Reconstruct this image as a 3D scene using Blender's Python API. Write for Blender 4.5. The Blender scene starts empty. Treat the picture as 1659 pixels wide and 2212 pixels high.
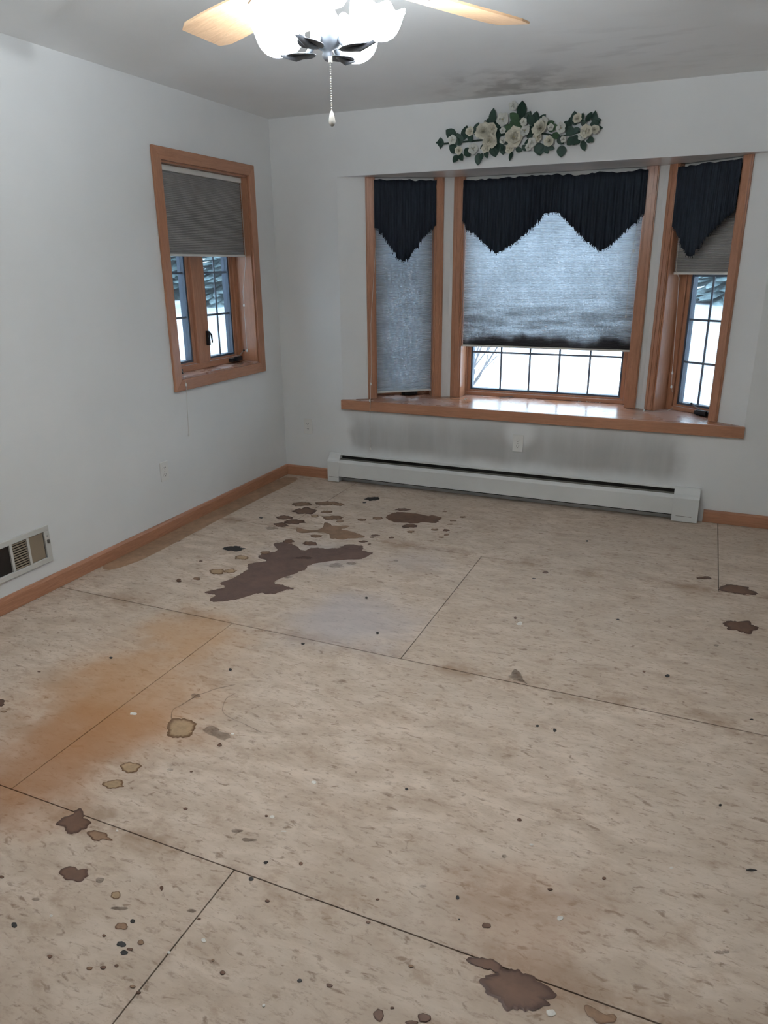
import bpy, bmesh, math, random
from mathutils import Vector, Matrix, Euler, noise as mnoise

sc = bpy.context.scene
col = sc.collection
random.seed(7)
PI = math.pi

# ------------------------------------------------------------------ camera
IMG_W, IMG_H, FOC = 1659.0, 2212.0, 1569.0
CAM = Vector((2.8299, -4.6624, 1.5126))
ROT = Euler((1.2438, 0.0085, 0.4059), 'XYZ')
cd = bpy.data.cameras.new('camera')
cam = bpy.data.objects.new('camera', cd)
col.objects.link(cam)
cam.location = CAM
cam.rotation_euler = ROT
cd.sensor_fit = 'VERTICAL'
cd.sensor_height = 36.0
cd.lens = FOC * 36.0 / IMG_H
cd.clip_start = 0.02
cd.clip_end = 500
sc.camera = cam

# ------------------------------------------------------------------ world: overcast winter sky
w = bpy.data.worlds.new('overcast_sky')
sc.world = w
w.use_nodes = True
wn = w.node_tree
bg = wn.nodes['Background']
bg.inputs['Color'].default_value = (0.76, 0.885, 1.0, 1)
bg.inputs['Strength'].default_value = 5.3

sc.view_settings.view_transform = 'Standard'
sc.view_settings.look = 'None'
sc.view_settings.exposure = 0.35
sc.view_settings.gamma = 1.0
sc.view_settings.use_curve_mapping = False

BULB_W = 33.0
BULB_COL = (0.86, 0.945, 1.0)

# ------------------------------------------------------------------ helpers
RM = ROT.to_matrix()


def ray(u, v):
    return RM @ Vector(((u - IMG_W / 2) / FOC, -(v - IMG_H / 2) / FOC, -1.0))


def hit(axis, val, u, v):
    """point where the sight line of a photo pixel meets an axis-aligned plane"""
    d = ray(u, v)
    return CAM + d * ((val - CAM[axis]) / d[axis])


def floor_pt(u, v, z=0.0):
    return hit(2, z, u, v)


def srgb(r, g, b):
    def f(c):
        c /= 255.0
        return c / 12.92 if c <= 0.04045 else ((c + 0.055) / 1.055) ** 2.4
    return (f(r), f(g), f(b), 1.0)


class NT:
    """tiny node-tree builder"""
    def __init__(s, name):
        s.m = bpy.data.materials.new(name)
        s.m.use_nodes = True
        s.t = s.m.node_tree
        s.bsdf = s.t.nodes['Principled BSDF']
        s.out = s.t.nodes['Material Output']

    def n(s, typ, **kw):
        nd = s.t.nodes.new(typ)
        for k, v in kw.items():
            setattr(nd, k, v)
        return nd

    def put(s, sock, v):
        if hasattr(v, 'is_linked'):
            s.t.links.new(v, sock)
        else:
            sock.default_value = v

    def coord(s, kind='Object', scale=(1, 1, 1)):
        tc = s.n('ShaderNodeTexCoord')
        mp = s.n('ShaderNodeMapping')
        mp.inputs['Scale'].default_value = scale
        s.t.links.new(tc.outputs[kind], mp.inputs['Vector'])
        return mp.outputs['Vector']

    def pos(s, scale=(1, 1, 1)):
        g = s.n('ShaderNodeNewGeometry')
        mp = s.n('ShaderNodeMapping')
        mp.inputs['Scale'].default_value = scale
        s.t.links.new(g.outputs['Position'], mp.inputs['Vector'])
        return mp.outputs['Vector']

    def noise(s, vec, scale, detail=4, rough=0.55, dist=0.0):
        nd = s.n('ShaderNodeTexNoise')
        s.put(nd.inputs['Vector'], vec)
        nd.inputs['Scale'].default_value = scale
        nd.inputs['Detail'].default_value = detail
        nd.inputs['Roughness'].default_value = rough
        nd.inputs['Distortion'].default_value = dist
        return nd.outputs['Fac']

    def ramp(s, fac, a, b, lo=0.0, hi=1.0):
        nd = s.n('ShaderNodeMapRange')
        nd.interpolation_type = 'SMOOTHSTEP'
        s.put(nd.inputs['Value'], fac)
        nd.inputs['From Min'].default_value = a
        nd.inputs['From Max'].default_value = b
        nd.inputs['To Min'].default_value = lo
        nd.inputs['To Max'].default_value = hi
        return nd.outputs['Result']

    def math(s, op, a, b=0.0):
        nd = s.n('ShaderNodeMath', operation=op)
        s.put(nd.inputs[0], a)
        s.put(nd.inputs[1], b)
        return nd.outputs[0]

    def mix(s, fac, a, b, mode='MIX'):
        nd = s.n('ShaderNodeMix', data_type='RGBA', blend_type=mode)
        s.put(nd.inputs[0], fac)
        s.put(nd.inputs[6], a)
        s.put(nd.inputs[7], b)
        return nd.outputs[2]

    def dist(s, vec, c):
        nd = s.n('ShaderNodeVectorMath', operation='DISTANCE')
        s.put(nd.inputs[0], vec)
        nd.inputs[1].default_value = c
        return nd.outputs['Value']

    def bump(s, h, strength=0.2, distance=0.01):
        nd = s.n('ShaderNodeBump')
        nd.inputs['Strength'].default_value = strength
        nd.inputs['Distance'].default_value = distance
        s.put(nd.inputs['Height'], h)
        s.t.links.new(nd.outputs['Normal'], s.bsdf.inputs['Normal'])

    def fin(s, color=None, rough=0.5, spec=0.5, metal=0.0):
        if color is not None:
            s.put(s.bsdf.inputs['Base Color'], color)
        s.put(s.bsdf.inputs['Roughness'], rough)
        s.bsdf.inputs['Specular IOR Level'].default_value = spec
        s.bsdf.inputs['Metallic'].default_value = metal
        return s.m


def paint(name, c, rough=0.6, spec=0.3, scale=60, amt=0.06, bump=0.05, metal=0.0):
    t = NT(name)
    v = t.coord()
    f = t.noise(v, scale, 3)
    g = t.noise(v, 2.3, 3)
    cc = srgb(*c)
    dk = tuple(x * (1 - amt * 2) for x in cc[:3]) + (1,)
    k = t.mix(t.ramp(g, 0.3, 0.7), dk, cc)
    if bump:
        t.bump(f, bump, 0.002)
    return t.fin(k, rough, spec, metal)


def wood(name, a, b, stretch, rough=0.38):
    t = NT(name)
    v = t.coord('Object', stretch)
    g = t.noise(v, 9, 6, 0.65, 1.4)
    h = t.noise(v, 55, 3, 0.6)
    c = t.mix(t.ramp(g, 0.32, 0.68), srgb(*a), srgb(*b))
    c = t.mix(t.ramp(h, 0.52, 0.75, 0, 0.35), c, srgb(*[x * 0.72 for x in a]))
    t.bump(h, 0.08, 0.002)
    return t.fin(c, rough, 0.5)


# ------------------------------------------------------------------ materials
M = {}


def wall_mat():
    """white wall paint; a band of soot above the heater, with its own edges"""
    t = NT('wall_paint')
    p = t.pos()
    base = t.mix(t.ramp(t.noise(p, 1.3, 4), 0.3, 0.75), srgb(230, 230, 229), srgb(223, 223, 222))
    t.bump(t.noise(p, 190, 2), 0.06, 0.002)
    return t.fin(base, 0.62, 0.25)


def wall_back_mat():
    t = NT('wall_paint_sooted')
    p = t.pos()
    base = t.mix(t.ramp(t.noise(p, 1.3, 4), 0.3, 0.75), srgb(230, 230, 229), srgb(223, 223, 222))
    sx = t.n('ShaderNodeSeparateXYZ')
    t.t.links.new(p, sx.inputs[0])
    x, z = sx.outputs['X'], sx.outputs['Z']
    wob = t.math('MULTIPLY', t.math('SUBTRACT', t.noise(p, 5, 4), 0.5), 0.16)
    xx = t.math('ADD', x, wob)
    m = t.math('MULTIPLY', t.ramp(xx, 0.50, 0.60), t.ramp(xx, 2.86, 2.70))
    zz = t.math('ADD', z, t.math('MULTIPLY', wob, 0.5))
    m = t.math('MULTIPLY', m, t.math('MULTIPLY', t.ramp(zz, 0.20, 0.30), t.ramp(zz, 0.58, 0.36, 0.35, 1.0)))
    m = t.math('MULTIPLY', m, t.ramp(t.noise(t.pos((5, 5, 0.7)), 1.6, 4), 0.25, 0.62, 0.72, 1.0))
    m = t.math('MULTIPLY', m, t.ramp(z, 0.62, 0.56))
    clean = t.ramp(t.dist(p, (1.79, 0, 0.47)), 0.05, 0.14)
    m = t.math('MULTIPLY', m, clean)
    c = t.mix(t.math('MULTIPLY', m, 0.50), base, srgb(104, 97, 89))
    t.bump(t.noise(p, 190, 2), 0.06, 0.002)
    return t.fin(c, 0.62, 0.25)


def ceiling_mat():
    t = NT('ceiling_paint')
    p = t.pos()
    base = t.mix(t.ramp(t.noise(p, 1.1, 4), 0.3, 0.75), srgb(246, 247, 247), srgb(238, 239, 238))
    s = t.ramp(t.dist(p, (1.72, -0.22, 2.44)), 0.05, 0.62, 1, 0)
    s = t.math('MULTIPLY', s, t.ramp(t.noise(t.pos((3, 3, 1)), 2.2, 5), 0.40, 0.62))
    s2 = t.ramp(t.dist(p, (2.35, -0.55, 2.44)), 0.1, 0.9, 1, 0)
    s2 = t.math('MULTIPLY', s2, t.ramp(t.noise(t.pos((1, 3, 1)), 3.2, 5), 0.5, 0.7))
    c = t.mix(t.math('MULTIPLY', s, 0.42), base, srgb(104, 101, 98))
    c = t.mix(t.math('MULTIPLY', s2, 0.14), c, srgb(110, 106, 102))
    t.bump(t.noise(p, 120, 3), 0.12, 0.003)
    return t.fin(c, 0.7, 0.2)


def plywood_mat():
    t = NT('subfloor_plywood')
    p = t.pos()
    fine = t.noise(t.pos((1.0, 2.6, 1)), 26, 5, 0.7)
    mid = t.noise(t.pos((1.0, 2.2, 1)), 5.5, 5, 0.62, 0.6)
    big = t.noise(p, 1.1, 3)
    c = t.mix(t.ramp(mid, 0.30, 0.70), srgb(180, 160, 142), srgb(214, 195, 178))
    c = t.mix(t.ramp(big, 0.35, 0.70, 0, 0.55), c, srgb(190, 174, 158))
    oi = t.n('ShaderNodeObjectInfo')
    c = t.mix(t.math('MULTIPLY', t.ramp(oi.outputs['Random'], 0, 1), 0.16), c, srgb(168, 148, 128))
    # dirt flecks along the grain
    fl = t.noise(t.pos((7, 17, 1)), 3.4, 4, 0.6, 0.8)
    c = t.mix(t.ramp(fl, 0.56, 0.72, 0, 0.70), c, srgb(122, 98, 80))
    c = t.mix(t.ramp(fine, 0.50, 0.72, 0, 0.55), c, srgb(142, 118, 98))
    blot = t.noise(t.pos((1, 1.5, 1)), 9, 6, 0.7)
    c = t.mix(t.ramp(blot, 0.52, 0.70, 0, 0.45), c, srgb(150, 124, 102))
    # grime along the sheet joints
    sy = t.n('ShaderNodeSeparateXYZ')
    t.t.links.new(p, sy.inputs[0])
    for ys in (-1.066, -2.2486, -3.429):
        dd = t.math('ABSOLUTE', t.math('SUBTRACT', sy.outputs['Y'], ys))
        gm = t.math('MULTIPLY', t.ramp(dd, 0.0, 0.11, 1, 0), t.ramp(t.noise(p, 4, 5, 0.65), 0.42, 0.62, 0, 0.55))
        c = t.mix(gm, c, srgb(134, 104, 78))
    # old orange-brown spill tints and soft grey patches: (centre, radius, colour, amount)
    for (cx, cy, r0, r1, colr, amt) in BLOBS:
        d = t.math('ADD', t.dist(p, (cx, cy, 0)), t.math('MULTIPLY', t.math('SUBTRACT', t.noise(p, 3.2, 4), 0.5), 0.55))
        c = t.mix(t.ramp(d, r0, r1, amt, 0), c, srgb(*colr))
    t.bump(t.math('ADD', fine, fl), 0.10, 0.003)
    return t.fin(c, t.ramp(mid, 0.3, 0.7, 0.62, 0.8), 0.25)


def fp2(u, v):
    q = floor_pt(u, v)
    return q.x, q.y


BLOBS = []
for (u, v, r0, r1, c, a) in [
        (300, 1470, 0.05, 0.55, (176, 128, 80), 0.62), (170, 1590, 0.05, 0.50, (166, 116, 72), 0.6),
        (420, 1370, 0.02, 0.35, (184, 140, 96), 0.45), (60, 1660, 0.05, 0.45, (150, 100, 60), 0.55),
        (1150, 1990, 0.02, 0.3, (150, 112, 84), 0.38),
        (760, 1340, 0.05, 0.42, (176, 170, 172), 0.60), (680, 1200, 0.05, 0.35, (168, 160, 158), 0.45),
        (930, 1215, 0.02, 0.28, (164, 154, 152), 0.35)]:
    x, y = fp2(u, v)
    BLOBS.append((x, y, r0, r1, c, a))

M['wall'] = wall_mat()
M['wall_back'] = wall_back_mat()
M['ceiling'] = ceiling_mat()
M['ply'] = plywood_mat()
M['soffit'] = paint('soffit_semi_gloss', (232, 231, 231), 0.22, 0.5, 40, 0.10, 0.0)
M['wood_z'] = wood('oak_trim_upright', (164, 114, 85), (181, 130, 100), (7, 7, 0.55), 0.30)
M['wood_x'] = wood('oak_trim_lengthwise', (164, 114, 85), (181, 130, 100), (0.55, 7, 7), 0.34)
M['wood_y'] = wood('oak_baseboard', (164, 114, 85), (181, 130, 100), (7, 0.55, 7), 0.34)
M['wood_dark_z'] = wood('sash_wood_upright', (164, 114, 85), (181, 130, 100), (7, 7, 0.55), 0.36)
M['wood_dark_x'] = wood('sash_wood_lengthwise', (164, 114, 85), (181, 130, 100), (0.55, 7, 7), 0.36)
M['bead'] = paint('grey_glazing_bead', (70, 82, 98), 0.5, 0.4, 40, 0.1, 0.0)
M['muntin'] = paint('grey_grille_bar', (118, 124, 136), 0.5, 0.4, 40, 0.05, 0.0)
M['alu'] = paint('white_weather_strip', (206, 210, 216), 0.4, 0.5, 40, 0.05, 0.0)
M['black'] = paint('black_plastic', (26, 26, 30), 0.35, 0.5, 60, 0.1, 0.0)
M['steel'] = paint('worn_metal', (176, 174, 172), 0.3, 0.5, 60, 0.1, 0.0, 1.0)
M['white_plastic'] = paint('white_plastic', (222, 220, 214), 0.4, 0.45, 60, 0.03, 0.0)
M['outlet'] = paint('ivory_plate', (230, 228, 224), 0.4, 0.45, 60, 0.03, 0.0)
M['slot'] = paint('socket_slot', (90, 84, 78), 0.6, 0.3, 60, 0.1, 0.0)
M['heater'] = paint('heater_enamel', (222, 222, 219), 0.42, 0.45, 30, 0.06, 0.02)
M['fin'] = paint('dusty_fin_and_slot_shade', (46, 43, 40), 0.6, 0.3, 60, 0.2, 0.1)
M['damper'] = paint('heater_damper_metal', (110, 106, 98), 0.45, 0.4, 60, 0.15, 0.05)
M['vent'] = paint('register_enamel', (205, 203, 197), 0.45, 0.4, 30, 0.05, 0.02)
M['vent_louver'] = paint('register_louver_metal', (148, 132, 112), 0.5, 0.4, 30, 0.1, 0.02)
M['vent_dark'] = paint('duct_dark', (44, 38, 34), 0.8, 0.2, 30, 0.1, 0.02)
M['cord'] = paint('white_cord', (214, 208, 200), 0.7, 0.2, 90, 0.05, 0.0)
M['leaf'] = paint('silk_leaf_dark', (38, 66, 54), 0.55, 0.35, 30, 0.22, 0.05)
M['leaf2'] = paint('silk_leaf_mid', (64, 96, 62), 0.55, 0.35, 30, 0.2, 0.05)
M['petal'] = paint('silk_petal', (222, 216, 198), 0.75, 0.2, 30, 0.08, 0.05)
M['petal2'] = paint('silk_petal_pale', (208, 208, 200), 0.75, 0.2, 30, 0.08, 0.05)
M['stamen'] = paint('flower_heart', (186, 176, 136), 0.7, 0.2, 60, 0.1, 0.05)
M['fringe'] = paint('bead_fringe', (38, 42, 50), 0.3, 0.5, 60, 0.2, 0.0)
M['bronze'] = paint('dark_pewter', (112, 116, 122), 0.4, 0.5, 60, 0.12, 0.0, 0.25)
M['fan_white'] = paint('fan_housing_enamel', (226, 224, 218), 0.35, 0.5, 60, 0.03, 0.0)
M['bark'] = paint('tree_bark', (120, 116, 118), 0.9, 0.1, 8, 0.2, 0.3)
M['fir'] = paint('fir_needles', (132, 156, 158), 0.85, 0.15, 3, 0.3, 0.3)
M['fir2'] = paint('fir_needles_pale', (158, 180, 184), 0.85, 0.15, 3, 0.3, 0.3)
M['subbase'] = paint('joist_dark', (40, 32, 26), 0.9, 0.1, 8, 0.1, 0.0)
M['blade'] = wood('fan_blade_maple', (196, 158, 122), (214, 178, 142), (0.6, 7, 7), 0.4)
M['siding'] = paint('outer_siding', (190, 190, 186), 0.8, 0.2, 10, 0.05, 0.0)


def sill_mat():
    t = NT('sill_varnished_oak')
    v = t.coord('Object', (0.5, 6, 6))
    g = t.noise(v, 8, 6, 0.6, 1.2)
    c = t.mix(t.ramp(g, 0.32, 0.68), srgb(150, 96, 66), srgb(176, 120, 86))
    p = t.pos()
    dust = t.ramp(t.noise(p, 4, 5), 0.25, 0.80)
    c = t.mix(t.math('MULTIPLY', dust, 0.35), c, srgb(206, 200, 202))
    return t.fin(c, t.ramp(dust, 0, 1, 0.20, 0.34), 1.0)


M['sill'] = sill_mat()


def snow_mat():
    t = NT('thin_snow_over_lawn')
    p = t.pos()
    g = t.noise(p, 0.5, 6, 0.65)
    f = t.noise(p, 5, 5, 0.7)
    c = t.mix(t.ramp(g, 0.42, 0.60), srgb(206, 211, 218), srgb(240, 243, 248))
    c = t.mix(t.math('MULTIPLY', t.ramp(f, 0.55, 0.70), 0.55), c, srgb(168, 172, 166))
    t.bump(f, 0.4, 0.05)
    return t.fin(c, 0.8, 0.2)


M['snow'] = snow_mat()


def glass_mat():
    t = NT('window_glass')
    tr = t.n('ShaderNodeBsdfTransparent')
    tr.inputs['Color'].default_value = (0.90, 0.955, 0.985, 1)
    gl = t.n('ShaderNodeBsdfGlossy')
    gl.inputs['Roughness'].default_value = 0.03
    ms = t.n('ShaderNodeMixShader')
    lw = t.n('ShaderNodeLayerWeight')
    lw.inputs['Blend'].default_value = 0.5
    fc = t.math('ADD', t.math('MULTIPLY', t.math('POWER', lw.outputs['Facing'], 4.0), 0.5), 0.03)
    t.t.links.new(fc, ms.inputs[0])
    t.t.links.new(tr.outputs[0], ms.inputs[1])
    t.t.links.new(gl.outputs[0], ms.inputs[2])
    t.t.links.new(ms.outputs[0], t.out.inputs['Surface'])
    return t.m


M['glass'] = glass_mat()


def screen_mat():
    t = NT('insect_screen_mesh')
    tr = t.n('ShaderNodeBsdfTransparent')
    tr.inputs['Color'].default_value = (0.92, 0.93, 0.94, 1)
    df = t.n('ShaderNodeBsdfDiffuse')
    df.inputs['Color'].default_value = (0.22, 0.23, 0.24, 1)
    ms = t.n('ShaderNodeMixShader')
    ms.inputs[0].default_value = 0.28
    t.t.links.new(tr.outputs[0], ms.inputs[1])
    t.t.links.new(df.outputs[0], ms.inputs[2])
    t.t.links.new(ms.outputs[0], t.out.inputs['Surface'])
    return t.m


M['screen'] = screen_mat()


def shade_mat(name, c, trans, tint, soot=False):
    """pleated cell-shade cloth: some light comes through it"""
    t = NT(name)
    v = t.coord()
    g = t.noise(v, 6, 4)
    colr = t.mix(t.ramp(g, 0.3, 0.7), srgb(*c), srgb(*[x * 0.93 for x in c]))
    tcol = t.mix(t.ramp(g, 0.3, 0.7), srgb(*tint), srgb(*[x * 0.95 for x in tint]))
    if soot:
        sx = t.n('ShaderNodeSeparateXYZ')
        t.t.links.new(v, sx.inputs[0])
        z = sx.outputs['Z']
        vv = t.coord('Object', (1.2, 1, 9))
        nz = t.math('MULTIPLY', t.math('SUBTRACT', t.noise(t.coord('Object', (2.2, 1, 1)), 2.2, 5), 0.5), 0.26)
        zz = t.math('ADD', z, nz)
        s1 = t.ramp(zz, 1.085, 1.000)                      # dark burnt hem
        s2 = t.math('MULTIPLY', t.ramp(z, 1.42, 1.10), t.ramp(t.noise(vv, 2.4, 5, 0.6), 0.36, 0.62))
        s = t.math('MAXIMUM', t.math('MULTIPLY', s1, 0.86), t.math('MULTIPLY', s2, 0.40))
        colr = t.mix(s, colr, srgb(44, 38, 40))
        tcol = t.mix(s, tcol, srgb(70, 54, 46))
    df = t.n('ShaderNodeBsdfDiffuse')
    tl = t.n('ShaderNodeBsdfTranslucent')
    t.put(df.inputs['Color'], colr)
    t.put(tl.inputs['Color'], tcol)
    ms = t.n('ShaderNodeMixShader')
    ms.inputs[0].default_value = trans
    t.t.links.new(df.outputs[0], ms.inputs[1])
    t.t.links.new(tl.outputs[0], ms.inputs[2])
    t.t.links.new(ms.outputs[0], t.out.inputs['Surface'])
    return t.m


M['shade_lit'] = shade_mat('cell_shade_light_filtering', (174, 171, 168), 0.70, (236, 239, 243))
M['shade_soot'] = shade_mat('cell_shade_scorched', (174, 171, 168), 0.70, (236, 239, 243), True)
M['shade_dark'] = shade_mat('cell_shade_room_darkening', (174, 171, 168), 0.08, (236, 239, 243))


def cloth_mat():
    t = NT('navy_valance_cloth')
    v = t.coord('Object', (9, 1, 1))
    g = t.noise(v, 8, 4)
    c = t.mix(t.ramp(g, 0.3, 0.7), srgb(20, 25, 34), srgb(32, 40, 50))
    return t.fin(c, 0.75, 0.25)


M['cloth'] = cloth_mat()


def frosted_mat():
    """lit opal glass of the lamp shades"""
    t = NT('lit_opal_glass')
    tl = t.n('ShaderNodeBsdfTranslucent')
    tl.inputs['Color'].default_value = (0.95, 0.97, 1, 1)
    df = t.n('ShaderNodeBsdfDiffuse')
    df.inputs['Color'].default_value = (0.9, 0.92, 0.95, 1)
    ms = t.n('ShaderNodeMixShader')
    ms.inputs[0].default_value = 0.55
    t.t.links.new(df.outputs[0], ms.inputs[1])
    t.t.links.new(tl.outputs[0], ms.inputs[2])
    em = t.n('ShaderNodeEmission')
    em.inputs['Color'].default_value = (0.97, 0.985, 1, 1)
    em.inputs['Strength'].default_value = 1.6
    ad = t.n('ShaderNodeAddShader')
    t.t.links.new(ms.outputs[0], ad.inputs[0])
    t.t.links.new(em.outputs[0], ad.inputs[1])
    t.t.links.new(ad.outputs[0], t.out.inputs['Surface'])
    return t.m


def bulb_mat():
    t = NT('glowing_bulb')
    em = t.n('ShaderNodeEmission')
    em.inputs['Color'].default_value = (0.97, 0.985, 1, 1)
    em.inputs['Strength'].default_value = 6
    t.t.links.new(em.outputs[0], t.out.inputs['Surface'])
    return t.m


M['opal'] = frosted_mat()
M['bulb'] = bulb_mat()


def stain_mat(name, c, rim, rough=0.5):
    t = NT(name)
    at = t.n('ShaderNodeAttribute')
    at.attribute_name = 'edge'
    p = t.pos()
    e = at.outputs['Fac']
    g = t.noise(p, 24, 5, 0.65)
    k = t.mix(t.ramp(g, 0.3, 0.72), srgb(*c), srgb(*[x * 0.86 for x in c]))
    f = t.noise(t.pos((7, 17, 1)), 9, 4)
    k = t.mix(t.ramp(f, 0.55, 0.75, 0, 0.5), k, srgb(*[x * 0.72 for x in c]))
    b3 = t.noise(p, 7, 4, 0.6)
    k = t.mix(t.ramp(b3, 0.45, 0.68, 0, 0.40), k, srgb(*[min(255, x * 1.18) for x in c]))
    k = t.mix(t.ramp(e, 0.35, 1.0), k, srgb(*rim))
    return t.fin(k, rough, 0.3)


M['stain_D'] = stain_mat('dark_spill_stain', (106, 77, 60), (76, 52, 40))
M['stain_B'] = stain_mat('large_spill_stain', (102, 79, 70), (90, 68, 58))
M['stain_M'] = stain_mat('brown_spill_stain', (140, 110, 86), (98, 70, 50))
M['stain_R'] = stain_mat('ring_stain', (172, 144, 112), (106, 76, 50))
def film_mat(name, c, amt):
    t = NT(name)
    t.fin(srgb(*c), 0.6, 0.2)
    tr = t.n('ShaderNodeBsdfTransparent')
    ms = t.n('ShaderNodeMixShader')
    t.put(ms.inputs[0], t.ramp(t.noise(t.pos(), 30, 4), 0.3, 0.7, amt * 0.6, amt * 1.3))
    t.t.links.new(tr.outputs[0], ms.inputs[1])
    t.t.links.new(t.bsdf.outputs[0], ms.inputs[2])
    t.t.links.new(ms.outputs[0], t.out.inputs['Surface'])
    return t.m


M['stain_F'] = film_mat('faint_spill_film', (84, 62, 48), 0.34)
M['stain_G'] = stain_mat('black_spot', (46, 42, 40), (34, 31, 30))
M['stain_T'] = stain_mat('tack_strip_residue', (160, 128, 102), (166, 138, 112))
M['stain_W'] = stain_mat('white_paint_fleck', (222, 216, 208), (214, 206, 196))


# ------------------------------------------------------------------ mesh helpers
class MB:
    def __init__(s):
        s.v, s.f = [], []

    def box(s, x0, x1, y0, y1, z0, z1):
        b = len(s.v)
        s.v += [(x, y, z) for z in (z0, z1) for y in (y0, y1) for x in (x0, x1)]
        s.f += [tuple(b + i for i in q) for q in
                ((0, 2, 3, 1), (4, 5, 7, 6), (0, 1, 5, 4), (2, 6, 7, 3), (0, 4, 6, 2), (1, 3, 7, 5))]
        return s

    def prism(s, poly, z0, z1):
        """poly: (x, y) counter-clockwise"""
        b, n = len(s.v), len(poly)
        s.v += [(x, y, z0) for x, y in poly] + [(x, y, z1) for x, y in poly]
        s.f.append(tuple(b + i for i in reversed(range(n))))
        s.f.append(tuple(b + n + i for i in range(n)))
        for i in range(n):
            j = (i + 1) % n
            s.f.append((b + i, b + j, b + n + j, b + n + i))
        return s

    def extrude_x(s, prof, x0, x1, caps=True):
        """prof: (y, z) outline"""
        b, n = len(s.v), len(prof)
        s.v += [(x0, y, z) for y, z in prof] + [(x1, y, z) for y, z in prof]
        for i in range(n):
            j = (i + 1) % n
            s.f.append((b + i, b + j, b + n + j, b + n + i))
        if caps:
            s.f.append(tuple(b + i for i in reversed(range(n))))
            s.f.append(tuple(b + n + i for i in range(n)))
        return s

    def tube(s, pts, r, n=6, caps=True):
        pts = [Vector(p) for p in pts]
        rs = r if isinstance(r, (list, tuple)) else [r] * len(pts)
        b = len(s.v)
        up = Vector((0.12, 0.31, 0.94)).normalized()
        for i, p in enumerate(pts):
            t = (pts[min(i + 1, len(pts) - 1)] - pts[max(i - 1, 0)]).normalized()
            a = t.cross(up)
            if a.length < 1e-3:
                a = t.cross(Vector((1, 0, 0)))
            a.normalize()
            c = t.cross(a)
            for k in range(n):
                th = 2 * PI * k / n
                s.v.append(tuple(p + (a * math.cos(th) + c * math.sin(th)) * rs[i]))
        for i in range(len(pts) - 1):
            for k in range(n):
                q = (k + 1) % n
                s.f.append((b + i * n + k, b + i * n + q, b + (i + 1) * n + q, b + (i + 1) * n + k))
        if caps:
            s.f.append(tuple(b + k for k in reversed(range(n))))
            e = b + (len(pts) - 1) * n
            s.f.append(tuple(e + k for k in range(n)))
        return s

    def lathe(s, prof, n=20, c=(0, 0, 0), scallop=None):
        """prof: (radius, z) from bottom up; scallop(theta, i) -> radius factor, dz"""
        b = len(s.v)
        for i, (r, z) in enumerate(prof):
            for k in range(n):
                th = 2 * PI * k / n
                f, dz = scallop(th, i) if scallop else (1, 0)
                s.v.append((c[0] + r * f * math.cos(th), c[1] + r * f * math.sin(th), c[2] + z + dz))
        for i in range(len(prof) - 1):
            for k in range(n):
                q = (k + 1) % n
                s.f.append((b + i * n + k, b + i * n + q, b + (i + 1) * n + q, b + (i + 1) * n + k))
        return s

    def ball(s, c, r, n=8, m=5, sz=1.0):
        prof = [(max(1e-4, r * math.sin(PI * i / m)), -r * sz * math.cos(PI * i / m)) for i in range(m + 1)]
        return s.lathe(prof, n, c)

    def build(s, name, mat, parent=None, smooth=False, bevel=0.0, loc=None):
        me = bpy.data.meshes.new(name)
        me.from_pydata(s.v, [], s.f)
        me.update()
        me.materials.append(mat)
        if smooth:
            for p in me.polygons:
                p.use_smooth = True
        o = bpy.data.objects.new(name, me)
        col.objects.link(o)
        if parent:
            o.parent = parent
        if loc:
            o.location = loc
        if bevel:
            bv = o.modifiers.new('bevel', 'BEVEL')
            bv.width = bevel
            bv.segments = 2
            bv.limit_method = 'ANGLE'
        return o


def tag(o, label=None, cat=None, group=None, kind=None):
    if label:
        o['label'] = label
    if cat:
        o['category'] = cat
    if group:
        o['group'] = group
    if kind:
        o['kind'] = kind
    return o


def empty(name, loc=(0, 0, 0), rz=0.0):
    o = bpy.data.objects.new(name, None)
    o.empty_display_size = 0.1
    col.objects.link(o)
    o.location = loc
    o.rotation_euler = (0, 0, rz)
    return o


def inst(o, parent, loc=(0, 0, 0), rot=(0, 0, 0), scale=(1, 1, 1), name=None):
    c = o.copy()
    if name:
        c.name = name
    col.objects.link(c)
    c.parent = parent
    c.location = loc
    c.rotation_euler = rot
    c.scale = scale
    return c


# ------------------------------------------------------------------ room shell
H = 2.44
X1, Y0 = 5.2, -6.4                      # right wall, wall behind the camera
TH = 0.15
ZS, ZF = 0.605, 2.066                   # bay sill top, bay soffit
LA, LB = Vector((0.494, 0.0)), Vector((1.158, 0.376))
RB, RA = Vector((2.499, 0.376)), Vector((3.107, 0.0))

# floor: dark base with plywood sheets laid on it
fl = MB().box(-TH, X1 + TH, Y0 - TH, TH, -0.06, -0.019).build('floor', M['subbase'])
tag(fl, 'bare stained plywood subfloor laid in sheets', kind='structure')
G = 0.0016
GY = {-1.066: 0.0022, -2.2486: 0.0026, -3.429: 0.0016}
rows = [(-1.066, -0.002, [0.004, 0.605, 3.042, X1]), (-2.2486, -1.066, [0.004, 1.852, 4.29, X1]),
        (-3.429, -2.2486, [0.004, 1.039, 3.478, X1]), (-4.648, -3.429, [0.004, 1.854, 4.29, X1]),
        (Y0, -4.648, [0.004, 1.039, 3.478, X1])]
for ya, yb, xs in rows:
    for xa, xb in zip(xs[:-1], xs[1:]):
        jz = random.uniform(-0.0006, 0.0)
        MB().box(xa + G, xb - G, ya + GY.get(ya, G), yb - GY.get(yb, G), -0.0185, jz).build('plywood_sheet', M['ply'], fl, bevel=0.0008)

# floor stains, traced from the photograph onto the floor plane
STAIN_N = 0


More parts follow.
